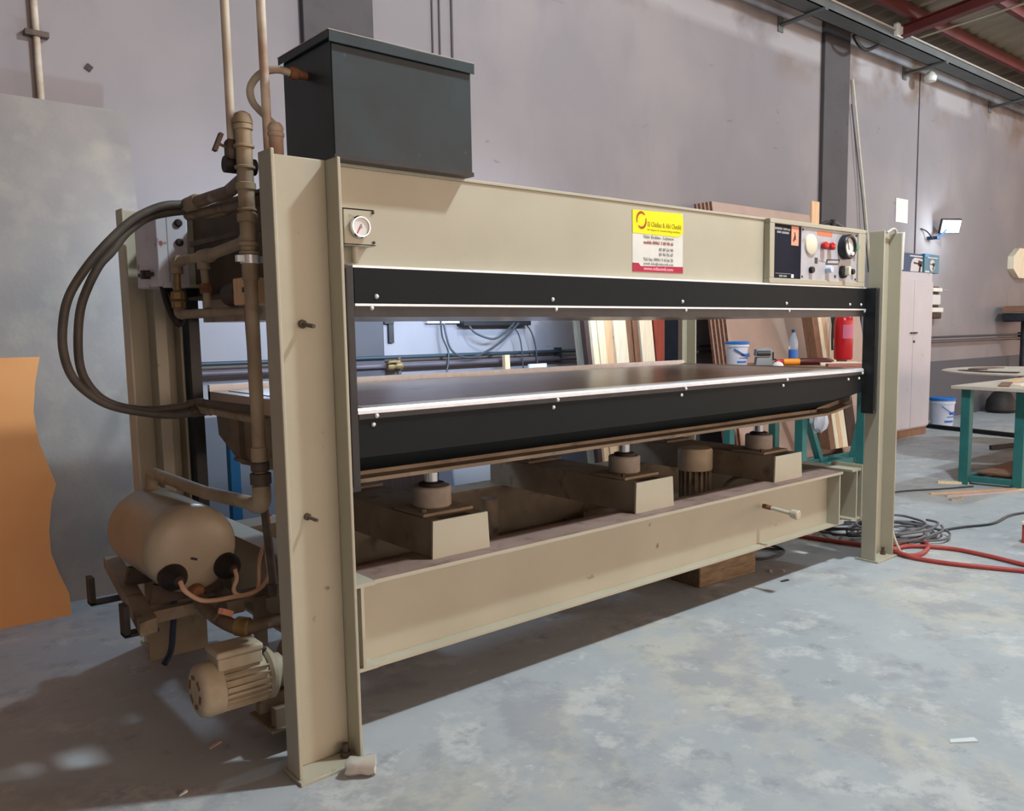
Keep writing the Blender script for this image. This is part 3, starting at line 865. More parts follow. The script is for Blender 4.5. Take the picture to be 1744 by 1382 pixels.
# base frame
lb = MB().box(.235, 3.60, .148, .31, .241, .255).box(.235, 3.50, .200, .212, .255, .562).box(3.488, 3.5, .12, .200, .255, .562).box(.235, 3.52, .1156, .1176, .562, .577)
lbo = obj('lower_beam', lb, 'paint', press, bevel=0.0015)
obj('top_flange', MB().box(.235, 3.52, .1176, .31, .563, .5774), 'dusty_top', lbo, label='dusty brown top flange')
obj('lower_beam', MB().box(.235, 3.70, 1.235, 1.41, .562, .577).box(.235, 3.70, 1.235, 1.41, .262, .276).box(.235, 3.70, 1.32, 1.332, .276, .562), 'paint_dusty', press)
for x in (.245, 3.60):
    obj('end_beam', MB().box(x, x+.11, .10, YR, .565, .578).box(x+.05, x+.062, .10, YR, .275, .565).box(x, x+.11, .10, YR, .262, .275), 'paint', press)
obj('end_plate', MB().prism([(.094,.25),(.094,.60),(.30,.60),(.36,.30),(.36,.25)], 'x', XR-.012, XR), 'paint', press)
# jack beams and jacks
for i, x in enumerate((.655, 1.79, 2.925)):
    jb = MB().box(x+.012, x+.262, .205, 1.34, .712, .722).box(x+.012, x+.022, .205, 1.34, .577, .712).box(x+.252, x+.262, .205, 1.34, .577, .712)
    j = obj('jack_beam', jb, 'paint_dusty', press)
    obj('end_plate', MB().prism([(x,.577),(x+.274,.577),(x+.266,.724),(x+.006,.724)], 'y', .195, .205), 'paint', j)
    obj('slot', MB().box(x+.06, x+.2, .215, .26, .7222, .7228), 'black', j)
    for y in (.40, 1.12):
        cx = x+.137
        jk = obj('jack', MB().lathe((cx,y,.738), (0,0,1), [(.074,0),(.079,.006),(.079,.078),(.074,.084)], 28), 'jack_paint', press)
        obj('foot_plate', MB().obox((cx,y-.01,.730), (.24,.22,.014), (0,0,.0)), 'paint_dusty', jk, bevel=.003)
        obj('gland', MB().lathe((cx,y,.822), (0,0,1), [(.052,0),(.052,.012),(.034,.018)], 20), 'rubber_black', jk)
        obj('rod', MB().cyl((cx,y,.835),(cx,y,.89),.030,n=20), 'chrome', jk, label='chrome piston rod')
        obj('rod_head', MB().lathe((cx,y,.878), (0,0,1), [(.034,0),(.046,.004),(.046,.022),(.06,.026),(.06,.034)], 20), 'brass', jk)
        obj('nut', MB().cyl((cx-.1,y-.09,.737),(cx-.1,y-.09,.752),.012,n=6), 'iron', jk)
# lubrication handle bar out of the front beam
h = obj('drain_pipe', MB().cyl((2.785,.172,.470),(2.795,-.005,.452),.011,n=12).lathe((2.795,.01,.454), (.03,-1,-.1), [(.012,0),(.024,.012),(.026,.05),(.02,.055)], 14), 'paint_white', press, label='pale drain pipe stub with round cap on the front beam')
obj('collar', MB().cyl((2.784,.172,.470),(2.788,.12,.4655),.013,n=10), 'rust', h)
# gauge box by the left column
gb = obj('gauge_plate', MB().box(.262, .378, .055, .063, 1.735, 1.852).box(.262, .372, .055, .1156, 1.848, 1.853).box(.262,.374,.055,.1156,1.733,1.738), 'paint', press)
obj('bezel', MB().lathe((.315,.055,1.793), (0,-1,0), [(.036,0),(.037,.012),(.033,.018),(.030,.018),(.030,.012)], 28, cap=False), 'chrome', gb)
obj('dial', MB().lathe((.315,.055,1.793), (0,-1,0), [(.031,0),(.031,.012)], 28), 'white', gb)
obj('needle', MB().obox((.309,.0425,1.786), (.004,.001,.036), (0,.5,0)), 'red_button', gb)
obj('needle_hub', MB().cyl((.315,.0435,1.793),(.315,.041,1.793),.005,n=10), 'text_grey', gb)
for z in (1.843, 1.745): obj('screw', MB().cyl((.367,.056,z),(.367,.051,z),.005,n=8), 'steel_dark', gb)
obj('gauge_pipe', MB().cyl((.315,.09,1.737),(.315,.09,1.68),.012,n=10), 'paint', gb)

# control panel
cp = obj('control_panel', MB().box(2.674, 3.64, .078, .1156, 1.672, 1.70).box(2.674, 3.64, .078, .1156, 1.979, 2.003)
         .box(2.674, 2.716, .078, .1156, 1.70, 1.979).box(3.562, 3.64, .078, .1156, 1.70, 1.979), 'paint', press, bevel=0.003, label='framed control panel at the right end of the upper beam')
obj('navy_plate', MB().box(2.716, 2.977, .090, .1156, 1.70, 1.979), 'panel_navy', cp, label='dark navy instruction plate')
obj('silver_plate', MB().box(2.977, 3.562, .088, .1156, 1.70, 1.979), 'panel_silver', cp, label='silver instrument plate')
def knob(name, x, z, r, d, m, label=None, r2=None):
    return obj(name, MB().lathe((x,.088,z), (0,-1,0), [(r,0),(r,d*.7),((r2 or r*.85),d)], 20), m, cp, label=label)
knob('round_cover', 3.067, 1.890, .056, .012, 'cream_disc', 'cream round cover')
obj('red_button', MB().lathe((3.185,.088,1.889),(0,-1,0),[(.014,0),(.02,.01),(.022,.03),(.012,.036)],16), 'red_button', cp)
obj('red_button', MB().lathe((3.255,.088,1.889),(0,-1,0),[(.014,0),(.02,.01),(.022,.03),(.012,.036)],16), 'ext_red', cp)
obj('orange_sticker', MB().box(3.134, 3.285, .0868, .0885, 1.944, 1.968), 'sticker_orange', cp)
obj('pressure_gauge', MB().lathe((3.415,.088,1.893),(0,-1,0),[(.066,0),(.070,.004),(.070,.038),(.064,.046),(.054,.046),(.052,.03)],32,cap=False), 'guide', cp, label='large black rimmed pressure gauge')
obj('gauge_face', MB().lathe((3.415,.088,1.893),(0,-1,0),[(.054,0),(.054,.031)],32), 'white', cp)
obj('gauge_needle', MB().obox((3.408,.0555,1.905), (.005,.001,.06), (0,-.35,0)), 'steel_dark', cp)
obj('gauge_knob', MB().cyl((3.44,.057,1.855),(3.44,.042,1.853),.013,n=14), 'chrome', cp)
knob('green_lamp', 3.521, 1.896, .018, .03, 'green_lens')
obj('orange_mark', MB().box(3.47, 3.5, .0868, .0885, 1.95, 1.972), 'sticker_orange', cp)
obj('logo_square', MB().box(3.112, 3.142, .0868, .0885, 1.79, 1.822), 'cable_dark', cp)
obj('logo_strokes', MB().obox((3.166,.0876,1.806),(.024,.0014,.009),(0,.1,0)).obox((3.194,.0876,1.804),(.02,.0014,.008),(0,.1,0)).obox((3.214,.0876,1.802),(.01,.0014,.008),(0,.1,0)), 'text_grey', cp)
obj('logo_bar', MB().prism([(3.222,1.787),(3.357,1.792),(3.378,1.823),(3.233,1.818)], 'y', .0868, .0885), 'cable_dark', cp)
obj('logo_window', MB().prism([(3.24,1.797),(3.352,1.799),(3.360,1.814),(3.247,1.811)], 'y', .0858, .0869), 'panel_silver', cp)
knob('black_knob', 3.072, 1.753, .018, .02, 'black')
knob('white_knob', 3.239, 1.762, .02, .034, 'bucket_white')
obj('cam_switch', MB().lathe((3.40,.088,1.752),(0,-1,0),[(.036,0),(.034,.02),(.026,.026)],24), 'black', cp)
obj('switch_lever', MB().obox((3.398,.05,1.757), (.024,.03,.05)), 'cream_disc', cp, bevel=.004)
knob('black_knob', 3.508, 1.758, .016, .016, 'black')
obj('small_screw_set', MB().cyl((2.99,.09,1.965),(2.99,.085,1.965),.006,n=8).cyl((3.548,.09,1.965),(3.548,.085,1.965),.006,n=8).cyl((2.99,.09,1.715),(2.99,.085,1.715),.006,n=8).cyl((3.548,.09,1.715),(3.548,.085,1.715),.006,n=8).cyl((3.325,.09,1.725),(3.325,.085,1.725),.008,n=8), 'steel_dark', cp)
obj('peach_sticker', MB().box(2.884, 2.953, .0888, .0905, 1.876, 1.976), 'sticker_peach', cp)
obj('sticker_figure', MB().obox((2.912,.0884,1.913), (.012,.001,.035), (0,.5,0)).obox((2.918,.0884,1.925), (.008,.001,.04), (0,-.2,0)), 'maroon', cp)
obj('plate_heading', MB().box(2.732,2.80,.0892,.0902,1.951,1.963).box(2.808,2.845,.0892,.0902,1.951,1.962).box(2.85,2.872,.0892,.0902,1.95,1.96), 'text_grey', cp)
obj('plate_heading', MB().box(2.752,2.79,.0892,.0902,1.933,1.944).box(2.797,2.862,.0892,.0902,1.932,1.943), 'text_grey', cp)
obj('plate_rules', MB().box(2.744,2.885,.0892,.0902,1.724,1.727).box(2.722,2.7245,.0892,.0902,1.74,1.93), 'text_grey', cp)
obj('plate_footer', MB().box(2.776,2.81,.0892,.0902,1.708,1.718).box(2.816,2.847,.0892,.0902,1.708,1.717), 'text_grey', cp)
obj('white_chip', MB().box(2.885, 2.908, .086, .0905, 1.705, 1.724), 'white', cp)
obj('top_clutter', MB().tube(smooth([(3.28,.16,2.006),(3.32,.15,2.03),(3.4,.15,2.035),(3.5,.16,2.02),(3.58,.17,2.006)]), .012, 8).cyl((3.38,.14,2.006),(3.38,.14,2.05),.016,n=10), 'rubber_black', press, label='short dark cable end on top of the control panel')
# assumed strip light, added unseen behind the press to brighten the wall
sl = thing('assumed_strip_light', 'assumed cool white strip light added unseen on the rear of the press', 'lamp', (2.0, 1.70, 1.9))
obj('housing', MB().box(.95, 3.65, YR+.094, YR+.15, 1.93, 1.97), 'plastic_white', sl)
obj('tube', MB().cyl((1.0, YR+.13, 1.912), (3.6, YR+.13, 1.912), .014, n=10), 'white', sl)
sld = bpy.data.lights.new('assumed_strip_light_glow', 'AREA')
sld.shape = 'RECTANGLE'; sld.size = 2.0; sld.size_y = .05; sld.energy = 32; sld.spread = math.radians(115); sld.color = (.62, .86, 1.2)
slo = bpy.data.objects.new('assumed_strip_light_glow', sld); COL.objects.link(slo)
slo.location = (2.6, YR+.19, 1.89)
slo.rotation_euler = Vector((0, .95, -.3)).to_track_quat('-Z', 'Y').to_euler()
# assumed unseen lamp behind the rear left corner, added to light floor and wall
wl = thing('assumed_work_lamp', 'assumed unseen work lamp on an arm behind the rear left of the press', 'lamp', (.85, 2.15, 1.8))
obj('arm', MB().tube([(.85, YR-.01, 1.98), (.85, 1.85, 2.03), (.85, 2.15, 2.03)], .012, 8), 'steel_dark', wl)
obj('socket', MB().cyl((.85, 2.15, 1.955), (.85, 2.15, 2.03), .022, n=12), 'black', wl)
obj('bulb', MB().sphere((.85, 2.15, 1.925), .026, 12), 'led', wl)
lamp('assumed_work_lamp_glow', (.85, 2.15, 1.85), 30, 0.05, (.68, .9, 1.15))
# supporting timber
b = MB().hexa([(2.545,.415,0),(3.03,.385,0),(3.05,.62,0),(2.565,.65,0)], [(2.545,.415,.22),(3.03,.385,.22),(3.05,.62,.22),(2.565,.65,.22)])
o = obj('timber_block', b, 'wood_beam', bevel=.008)
tag(o, 'rough square timber block lying under the lower front beam', 'timber')

# poster on the upper beam
po = thing('company_poster', 'yellow, white and crimson company poster stuck on the upper beam', 'poster', (1.857, .1145, 1.70))
PY = .1140
def plate(name, poly, m, y, th=.0006):
    return obj(name, MB().prism(poly, 'y', y-th, y), m, po, sm=False)
plate('sheet', [(1.686,1.7),(2.028,1.702),(2.028,1.975),(1.686,1.968)], 'paper', PY+.001)
plate('yellow_header', [(1.686,1.868),(1.99,1.866),(2.008,1.874),(2.028,1.885),(2.028,1.955),(2.015,1.9748),(1.686,1.968)], 'yellow', PY-.0002)
plate('crimson_footer', [(1.686,1.7),(2.028,1.702),(2.028,1.731),(1.738,1.725),(1.725,1.738),(1.686,1.738)], 'crimson', PY-.0002)
b = MB()
for a0, a1 in ((.75, 3.55), (3.95, 6.6)):
    n = 14; V = []; F = []
    for k in range(n+1):
        a = a0+(a1-a0)*k/n
        wd_ = .009*math.sin(math.pi*(k+.6)/(n+1.2))**.4
        for rr in (.030-wd_*.6, .030+wd_*.6):
            V.append((1.7425+rr*math.cos(a), PY-.0012, 1.926+rr*1.12*math.sin(a)))
    for k in range(n): F.append((2*k,2*k+2,2*k+3,2*k+1))
    b.add(V, F)
obj('ring_logo', b, 'logo_red', po)
def line(s, x0, x1, z, size, m, bold=0.0):
    text('lettering', s, size, (x0, PY-.0012, z), m, po, width=x1-x0, bold=bold)
line('El Chidiac & Abi Chedid', 1.782, 2.012, 1.902, .030, 'text_olive', .0006)
line('for import & woodworking machines', 1.782, 2.008, 1.884, .013, 'text_olive')
line('Nahr Ibrahim - Lebanon', 1.757, 1.958, 1.849, .021, 'text_grey')
line('mobile 00961 3 88 90 65', 1.757, 1.958, 1.825, .020, 'text_red', .0004)
line('03 89 54 98', 1.86, 1.958, 1.797, .020, 'text_grey', .0004)
line('03 96 76 47', 1.86, 1.958, 1.775, .020, 'text_grey', .0004)
line('Tel. Fax. 00961 9 44 66 25', 1.757, 1.958, 1.751, .019, 'text_grey', .0004)
line('email: info@cidiacmtl.com', 1.757, 1.958, 1.733, .016, 'text_grey')
line('www.cidiacmtl.com', 1.757, 1.958, 1.709, .020, 'text_pink', .0006)

# ------------------------------------------------------------------ black tank on top
t = thing('oil_tank', 'black sheet metal oil tank standing on top of the press', 'tank', (.5, .25, 2.006))
TX0, TX1, TY0, TY1 = .238, .782, .055, .41
obj('body', MB().box(TX0, TX1, TY0, TY1, 2.006, 2.372), 'tank_black', t, bevel=.004)
obj('lid', MB().box(TX0-.012, TX1+.008, TY0-.012, TY1+.012, 2.372, 2.396).box(TX0-.012, TX1+.008, TY0-.013, TY0-.009, 2.36, 2.396), 'tank_black', t, bevel=.003)
obj('lid_sheet', MB().box(TX0-.013, TX1+.009, TY0-.013, TY1+.013, 2.396, 2.3985), 'gutter_edge', t)
obj('bottom_fold', MB().box(TX0-.002, TX1+.003, TY0-.004, TY1, 2.004, 2.018), 'guide', t)
obj('inlet_fitting', MB().lathe((.238,.23,2.297), (-1,0,0), [(.014,-.01),(.014,.03),(.02,.034),(.02,.055),(.014,.06)], 12), 'rust', t, label='rusty inlet fitting')
obj('inlet_hose', MB().tube(smooth([(.18,.23,2.297),(.14,.24,2.302),(.1,.27,2.29),(.075,.3,2.25),(.075,.29,2.2),(.10,.25,2.15),(.115,.22,2.12)]), .012, 10), 'pipe_light', t, label='pale curved inlet hose')

# ------------------------------------------------------------------ pipework at the left end
pw = thing('pipework', 'beige painted oil pipes rising beside the left column', 'pipework', (0.0, .2, .85))
PX, PYY = .004, .205
obj('main_pipe', MB().cyl((PX,PYY,.93),(PX,PYY,1.62),.0215,n=18), 'pipe_paint', pw)
obj('upper_pipe', MB().cyl((PX,PYY,1.62),(PX,PYY,2.11),.0255,n=18), 'pipe_paint', pw)
for z, r, hh in ((2.085,.030,.02),(2.03,.032,.012),(1.965,.032,.012),(1.9,.031,.025),(1.8,.032,.03),(1.835,.03,.01),(1.725,.033,.016),(1.70,.031,.012),(1.0,.03,.03),(.955,.034,.04),(1.03,.027,.05)):
    obj('coupling', MB().lathe((PX,PYY,z), (0,0,1), [(r*.86,0),(r,.003),(r,hh-.003),(r*.86,hh)], 18), 'pipe_paint' if z > 1.02 else 'iron', pw)
obj('pipe_cap', MB().lathe((PX,PYY,2.105), (0,0,1), [(.03,0),(.03,.012),(.024,.03),(.01,.038)], 18), 'pipe_paint', pw)
obj('ring_clamp', MB().lathe((PX,PYY,1.672), (0,0,1), [(.029,0),(.029,.026)], 18).box(PX-.05,PX-.028,PYY-.03,PYY-.01,1.675,1.695).box(PX+.028,PX+.05,PYY-.02,PYY,1.675,1.695), 'alu', pw, label='bright hose clamp')
obj('thin_riser', MB().cyl((-.018,.245,2.0),(-.02,.245,5.0),.0135,n=14), 'pipe_light', pw)
obj('thin_riser', MB().cyl((.088,.215,2.0),(.07,.215,5.0),.0145,n=14), 'pipe_light', pw)
obj('valve', MB().lathe((-.02,.245,2.03), (0,0,1), [(.014,-.03),(.022,-.02),(.022,.02),(.014,.03)], 10).cyl((-.02,.245,2.03),(-.062,.235,2.04),.005,n=8)
    .obox((-.066,.235,2.045), (.012,.02,.06), (0,.4,0)), 'iron', pw)
obj('fat_riser', MB().lathe((.108,.20,1.99), (0,0,1), [(.027,0),(.027,.012),(.023,.016),(.023,.085),(.027,.09),(.027,.1),(.023,.104),(.026,.112),(.023,.122),(.016,.132)], 18), 'pipe_light', pw)
obj('round_flange', MB().cyl((-.04,.26,1.985),(.06,.26,1.985),.026,n=14), 'rubber_black', pw)
obj('elbow', MB().tube(smooth([(PX,PYY,.95),(PX,PYY,.905),(PX,PYY+.02,.885),(PX,PYY+.06,.88)]), .03, 16), 'pipe_paint', pw)
obj('return_pipe', MB().tube([(PX,PYY+.04,.882),(-.03,.65,.872),(-.06,1.12,.885)], .0235, 16), 'pipe_paint', pw)
obj('return_bend', MB().tube(smooth([(-.06,1.08,.884),(-.062,1.15,.885),(-.063,1.17,.865),(-.063,1.17,.80)]), .0245, 14), 'pipe_paint', pw)
obj('supply_pipe', MB().tube([(PX,PYY,1.94),(.06,.5,1.938),(.06,.98,1.943)], .022, 14), 'pipe_dark', pw)
obj('supply_fitting', MB().lathe((.06,.80,1.941), (0,1,0), [(.024,0),(.03,.01),(.03,.05),(.024,.06),(.028,.08),(.028,.12)], 10).lathe((.1,.62,1.9), (0,1,0), [(.016,0),(.024,.01),(.024,.1),(.018,.2)], 10), 'pipe_paint', pw)
obj('second_pipe', MB().tube([(.08,.3,1.885),(.09,.62,1.9),(.07,.95,1.905)], .018, 12), 'pipe_dark', pw)
obj('branch_pipe', MB().tube([(PX,PYY,1.765),(.06,.40,1.757),(.06,.74,1.736)], .02, 14), 'pipe_paint', pw)
obj('branch_tee', MB().lathe((.06,.70,1.737), (0,1,0), [(.02,0),(.026,.004),(.026,.1),(.02,.104)], 14).cyl((.06,.78,1.737),(.06,.78,1.69),.024,n=14), 'pipe_paint', pw)
obj('branch_pipe', MB().tube([(.06,.79,1.737),(.06,1.05,1.738)], .018, 14), 'pipe_paint', pw)
obj('branch_elbow', MB().tube(smooth([(.06,1.03,1.738),(.06,1.07,1.737),(.06,1.085,1.72),(.06,1.085,1.69)]), .024, 14), 'pipe_paint', pw)
obj('drop_pipe', MB().cyl((.06,1.085,1.70),(.06,1.09,1.62),.014,n=12), 'brass', pw)
obj('drop_valve', MB().lathe((.06,1.09,1.55), (0,0,1), [(.018,0),(.028,.005),(.028,.03),(.02,.034),(.028,.04),(.028,.066),(.016,.075)], 8), 'brass', pw)
obj('drop_pipe', MB().cyl((.06,.78,1.70),(.06,.76,1.545),.014,n=12), 'pipe_paint', pw)
obj('drop_union', MB().cyl((.06,.775,1.635),(.06,.77,1.6),.022,n=8), 'rust', pw)
obj('bottom_elbow', MB().tube(smooth([(.06,1.09,1.56),(.06,1.09,1.54),(.06,1.07,1.528),(.06,1.03,1.528)]), .02, 12), 'pipe_paint', pw)
obj('bottom_pipe', MB().tube([(.06,1.04,1.528),(.06,.3,1.524)], .018, 12), 'pipe_paint', pw)
obj('stay_bar', MB().box(.12,.13,.35,1.1,1.80,1.82), 'iron', pw)
obj('lower_manifold', MB().tube([(.06,1.0,1.165),(.08,.25,1.15)], .02, 12).lathe((.06,.86,1.165),(0,-1,0),[(.02,0),(.028,.01),(.028,.07),(.02,.08)],8), 'pipe_paint', pw)
obj('lower_manifold', MB().tube([(.04,.85,1.185),(.05,.3,1.19)], .016, 10), 'iron', pw)
obj('drain_pipe', MB().cyl((.03,.25,.86),(.05,.25,.58),.014,n=12).cyl((.05,.25,.6),(.05,.25,.56),.02,n=10), 'iron', pw)

# thermostat
t = thing('thermostat', 'small tan thermostat box clamped to the oil pipes', 'thermostat', (.07, .38, 1.53))
obj('case', MB().box(.02, .1, .29, .40, 1.545, 1.635), 'pine_peach', t, bevel=.004)
obj('black_body', MB().cyl((.06,.40,1.59),(.06,.52,1.585),.042,n=14), 'rubber_black', t)
obj('window', MB().box(.0185,.0205,.30,.318,1.585,1.602), 'black', t)
obj('wire', MB().tube(smooth([(.03,.33,1.545),(.03,.32,1.4),(.02,.29,1.2),(.03,.26,1.0)]), .0045, 6), 'text_red', t)

# electrical box
t = thing('electrical_box', 'pale electrical box with two black plugs at the rear left column', 'electrical box', (.09, 1.3, 1.62))
obj('case', MB().box(.022, .150, 1.20, 1.49, 1.645, 1.945), 'ebox', t, bevel=.006)
obj('lid_seam', MB().box(.066, .0685, 1.1985, 1.201, 1.66, 1.94), 'text_grey', t)
for z in (1.905, 1.826): obj('blind_plug', MB().lathe((.112,1.2,z), (0,-1,0), [(.016,0),(.016,.008),(.01,.013)], 16), 'rubber_black', t)
obj('latch', MB().box(.0,.024,1.25,1.4,1.69,1.705).box(-.01,.02,1.3,1.33,1.68,1.715), 'steel_dark', t)
obj('bottom_hinge', MB().box(.04,.075,1.19,1.21,1.64,1.665), 'ebox', t)
obj('cable_loop', MB().tube(smooth([(.05,1.24,1.645),(.05,1.2,1.58),(.065,1.18,1.52),(.085,1.18,1.49),(.1,1.19,1.52),(.085,1.22,1.6),(.07,1.25,1.645)]), .014, 10), 'rubber_black', t, label='black cable loop')

# hoses
H1 =  [(0.111, 0.9, 1.949), (0.034, 0.9, 1.94), (-0.028, 0.9, 1.931), (-0.094, 0.9, 1.902), (-0.159, 0.9, 1.857), (-0.241, 0.9, 1.774), (-0.313, 0.9, 1.684), (-0.371, 0.9, 1.587), (-0.396, 0.9, 1.491), (-0.401, 0.9, 1.396), (-0.381, 0.9, 1.308), (-0.332, 0.9, 1.242), (-0.258, 0.9, 1.19), (-0.139, 0.9, 1.155), (-0.034, 0.9, 1.14), (0.066, 0.9, 1.149)]
H2 =  [(0.098, 0.93, 1.927), (-0.001, 0.93, 1.91), (-0.086, 0.93, 1.882), (-0.161, 0.93, 1.823), (-0.217, 0.93, 1.75), (-0.259, 0.93, 1.702), (-0.303, 0.93, 1.619), (-0.331, 0.93, 1.541), (-0.345, 0.93, 1.443), (-0.346, 0.93, 1.346), (-0.327, 0.93, 1.279), (-0.279, 0.93, 1.216), (-0.201, 0.93, 1.178), (-0.088, 0.93, 1.163), (0.066, 0.93, 1.175)]
for H, lb_ in ((H1, 'outer black rubber hose looping out at the left end of the press'), (H2, 'inner black rubber hose looping out at the left end of the press')):
    t = thing('oil_hose', lb_, 'hose', H[6], 'looping oil hoses')
    obj('hose', MB().tube(smooth(H, 5), .0152, 14), 'rubber', t)
    for a, b_ in ((H[0], H[1]), (H[-1], H[-2])):
        a = Vector(a); d = (Vector(b_)-a).normalized()
        obj('ferrule', MB().lathe(a-d*.02, d, [(.018,0),(.021,.005),(.021,.06),(.018,.066)], 14), 'pipe_paint' if a.z > 1.5 else 'iron', t)

# ------------------------------------------------------------------ heater vessel on its cradle
t = thing('oil_heater_vessel', 'beige horizontal oil heater vessel on a steel cradle at the left', 'vessel', (-.06, 1.0, .45))
VX, VZ, VR = -.066, .655, .166
obj('shell', MB().lathe((VX,.70,VZ), (0,1,0), [(.02,-.035),(.08,-.032),(.125,-.022),(.153,-.004),(VR,.022),(VR,.045),(VR-.003,.048),(VR,.051),(VR,.50),(VR-.012,.535),(.13,.565),(.06,.585),(.01,.588)], 44), 'vessel', t)
for x, z in ((-.15, .572), (.045, .576)):
    c = obj('heater_cap', MB().lathe((x,.68,z), (0,-1,0), [(.05,-.01),(.05,.015),(.045,.03),(.028,.06),(.02,.075),(.018,.08)], 22), 'rubber_black', t, label='black rubber heater cap')
    obj('cable_gland', MB().lathe((x,.605,z), (0,-1,0), [(.011,0),(.011,.012),(.008,.018)], 10), 'rust', c)
obj('drain_boss', MB().lathe((-.07,.68,.505), (0,-1,0), [(.026,-.02),(.026,.02),(.02,.03)], 14), 'rust', t)
obj('top_boss', MB().lathe((-.063,1.17,.80), (0,0,1), [(.034,0),(.034,.02),(.026,.03)], 14), 'pipe_paint', t)
obj('name_mark', MB().obox((-.075,.662,.628), (.022,.004,.008), (0,.4,0)), 'steel_dark', t)
cr = obj('cradle', MB().hexa([(-.29,.60,.40),(-.225,.625,.40),(-.085,1.64,.40),(-.15,1.66,.40)], [(-.29,.60,.452),(-.225,.625,.452),(-.085,1.64,.452),(-.15,1.66,.452)]), 'paint_dusty', t, bevel=.003, label='steel channel of the cradle')
obj('cradle', MB().hexa([(.02,.62,.40),(.085,.62,.40),(.085,1.62,.40),(.02,1.62,.40)], [(.02,.62,.452),(.085,.62,.452),(.085,1.62,.452),(.02,1.62,.452)]), 'paint_dusty', t, bevel=.003)
obj('cross_bar', MB().box(-.25,.24,.72,.76,.40,.445), 'paint_dusty', t)
obj('cross_bar', MB().box(-.17,.24,1.4,1.44,.40,.445), 'paint_dusty', t)
obj('saddle', MB().prism([(-.2,.445),(.08,.445),(.06,.52),(-.06,.482),(-.18,.52)], 'y', .80, .83), 'iron', t)
obj('saddle', MB().prism([(-.2,.445),(.08,.445),(.06,.52),(-.06,.482),(-.18,.52)], 'y', 1.12, 1.15), 'iron', t)
obj('hanger', MB().box(-.315,-.295,.70,.76,.38,.49).box(-.315,-.2,.70,.76,.375,.385), 'steel_dark', t)
obj('hanger', MB().box(-.30,-.28,1.25,1.31,.36,.47).box(-.30,-.18,1.25,1.31,.355,.365), 'steel_dark', t)
obj('leg', MB().box(-.045,.21,1.43,1.445,.0,.42), 'paint_dusty', t)
obj('leg', MB().box(.16,.2,.7,.74,.0,.42), 'paint_dusty', t)
t2 = thing('heater_cable', 'pale twin cable looping in front of the heater caps', 'cable', (-.0,.6,.48))
obj('cable', MB().tube(smooth([(-.15,.59,.572),(-.145,.56,.545),(-.1,.55,.505),(-.05,.55,.492),(.01,.555,.488),(.08,.56,.485),(.13,.56,.50),(.155,.55,.545),(.14,.52,.62),(.13,.48,.68),(.12,.45,.74),(.115,.42,.80)]), .0085, 8), 'cable_pink', t2)
obj('cable', MB().tube(smooth([(.045,.59,.576),(.04,.565,.55),(.025,.56,.515),(.04,.56,.49),(.09,.57,.48),(.12,.57,.5),(.13,.57,.6),(.125,.5,.68)]), .0075, 8), 'cable_pink', t2)
tag(obj('blue_drain_hose', MB().tube(smooth([(.08,1.40,.44),(.06,1.38,.28),(.04,1.36,.15),(.02,1.34,.06),(-.02,1.31,.016)]), .014, 8), 'hose_navy'), 'thin dark blue hose hanging below the heater vessel', 'hose')

# pump and motor at the foot of the left column
t = thing('pump_motor', 'beige finned electric pump motor mounted low behind the left column', 'motor', (-.05,.31,.17))
MY, MZ = .31, .272
obj('fan_cowl', MB().lathe((-.205,MY,MZ), (1,0,0), [(.03,-.006),(.07,-.004),(.084,.004),(.09,.018),(.09,.068),(.086,.072)], 30), 'motor_paint', t)
for k in range(6):
    a = k*math.pi/3+.3
    obj('cowl_slot', MB().obox((-.2105,MY+.048*math.cos(a),MZ+.048*math.sin(a)), (.004,.014,.03), (a,0,0)), 'rust', t)
b = MB().cyl((-.135,MY,MZ),(.02,MY,MZ),.074,n=30)
obj('stator', b, 'motor_paint', t)
for k in range(22):
    a = -2.6+k*(4.2/21)+math.pi*.0
    a = math.radians(110)+k*math.radians(320)/21
    dv = Vector((0, math.cos(a), math.sin(a)))
    if dv.z > .80: continue
    obj('fin', MB().obox(Vector((-.058,MY,MZ))+dv*.079, (.148,.0035,.018), (a-math.pi/2,0,0)), 'motor_paint', t)
tbx = obj('terminal_box', MB().box(-.150,.0,MY-.055,MY+.055,MZ+.066,MZ+.108), 'motor_paint', t, bevel=.004)
obj('terminal_lid', MB().box(-.154,.004,MY-.059,MY+.059,MZ+.108,MZ+.132), 'motor_paint', tbx, bevel=.008)
obj('gland', MB().cyl((.0,MY,MZ+.085),(.03,MY,MZ+.085),.018,n=12), 'rubber_black', tbx)
obj('end_bell', MB().lathe((.018,MY,MZ), (1,0,0), [(.08,0),(.09,.01),(.09,.022),(.06,.045),(.06,.06)], 28), 'motor_paint', t)
obj('lantern', MB().lathe((.075,MY,MZ), (1,0,0), [(.05,0),(.05,.03),(.095,.035),(.095,.05)], 24), 'pipe_paint', t)
obj('pump_body', MB().lathe((.12,MY,MZ), (1,0,0), [(.09,0),(.1,.01),(.1,.06),(.07,.08)], 24), 'paint_dusty', t)
obj('foot', MB().box(.02,.2,MY-.09,MY-.05,.10,.17).box(.02,.2,MY+.05,MY+.09,.1,.17).box(.0,.24,MY-.1,MY+.1,.09,.102), 'paint_dusty', t, bevel=.003)
obj('floor_stand', MB().box(.12,.22,MY-.08,MY+.08,0,.09), 'paint_dusty', t)
obj('suction_pipe', MB().tube(smooth([(.14,MY,.36),(.14,MY,.41),(.12,MY+.02,.435),(.06,MY+.03,.44),(.0,MY+.06,.425),(-.04,MY+.11,.43),(-.06,.58,.445),(-.065,.70,.49)]), .025, 12), 'pipe_dark', t)
obj('suction_union', MB().lathe((.005,MY+.055,.426), (-.4,.45,.05), [(.026,0),(.034,.006),(.034,.05),(.026,.056)], 10), 'brass', t)
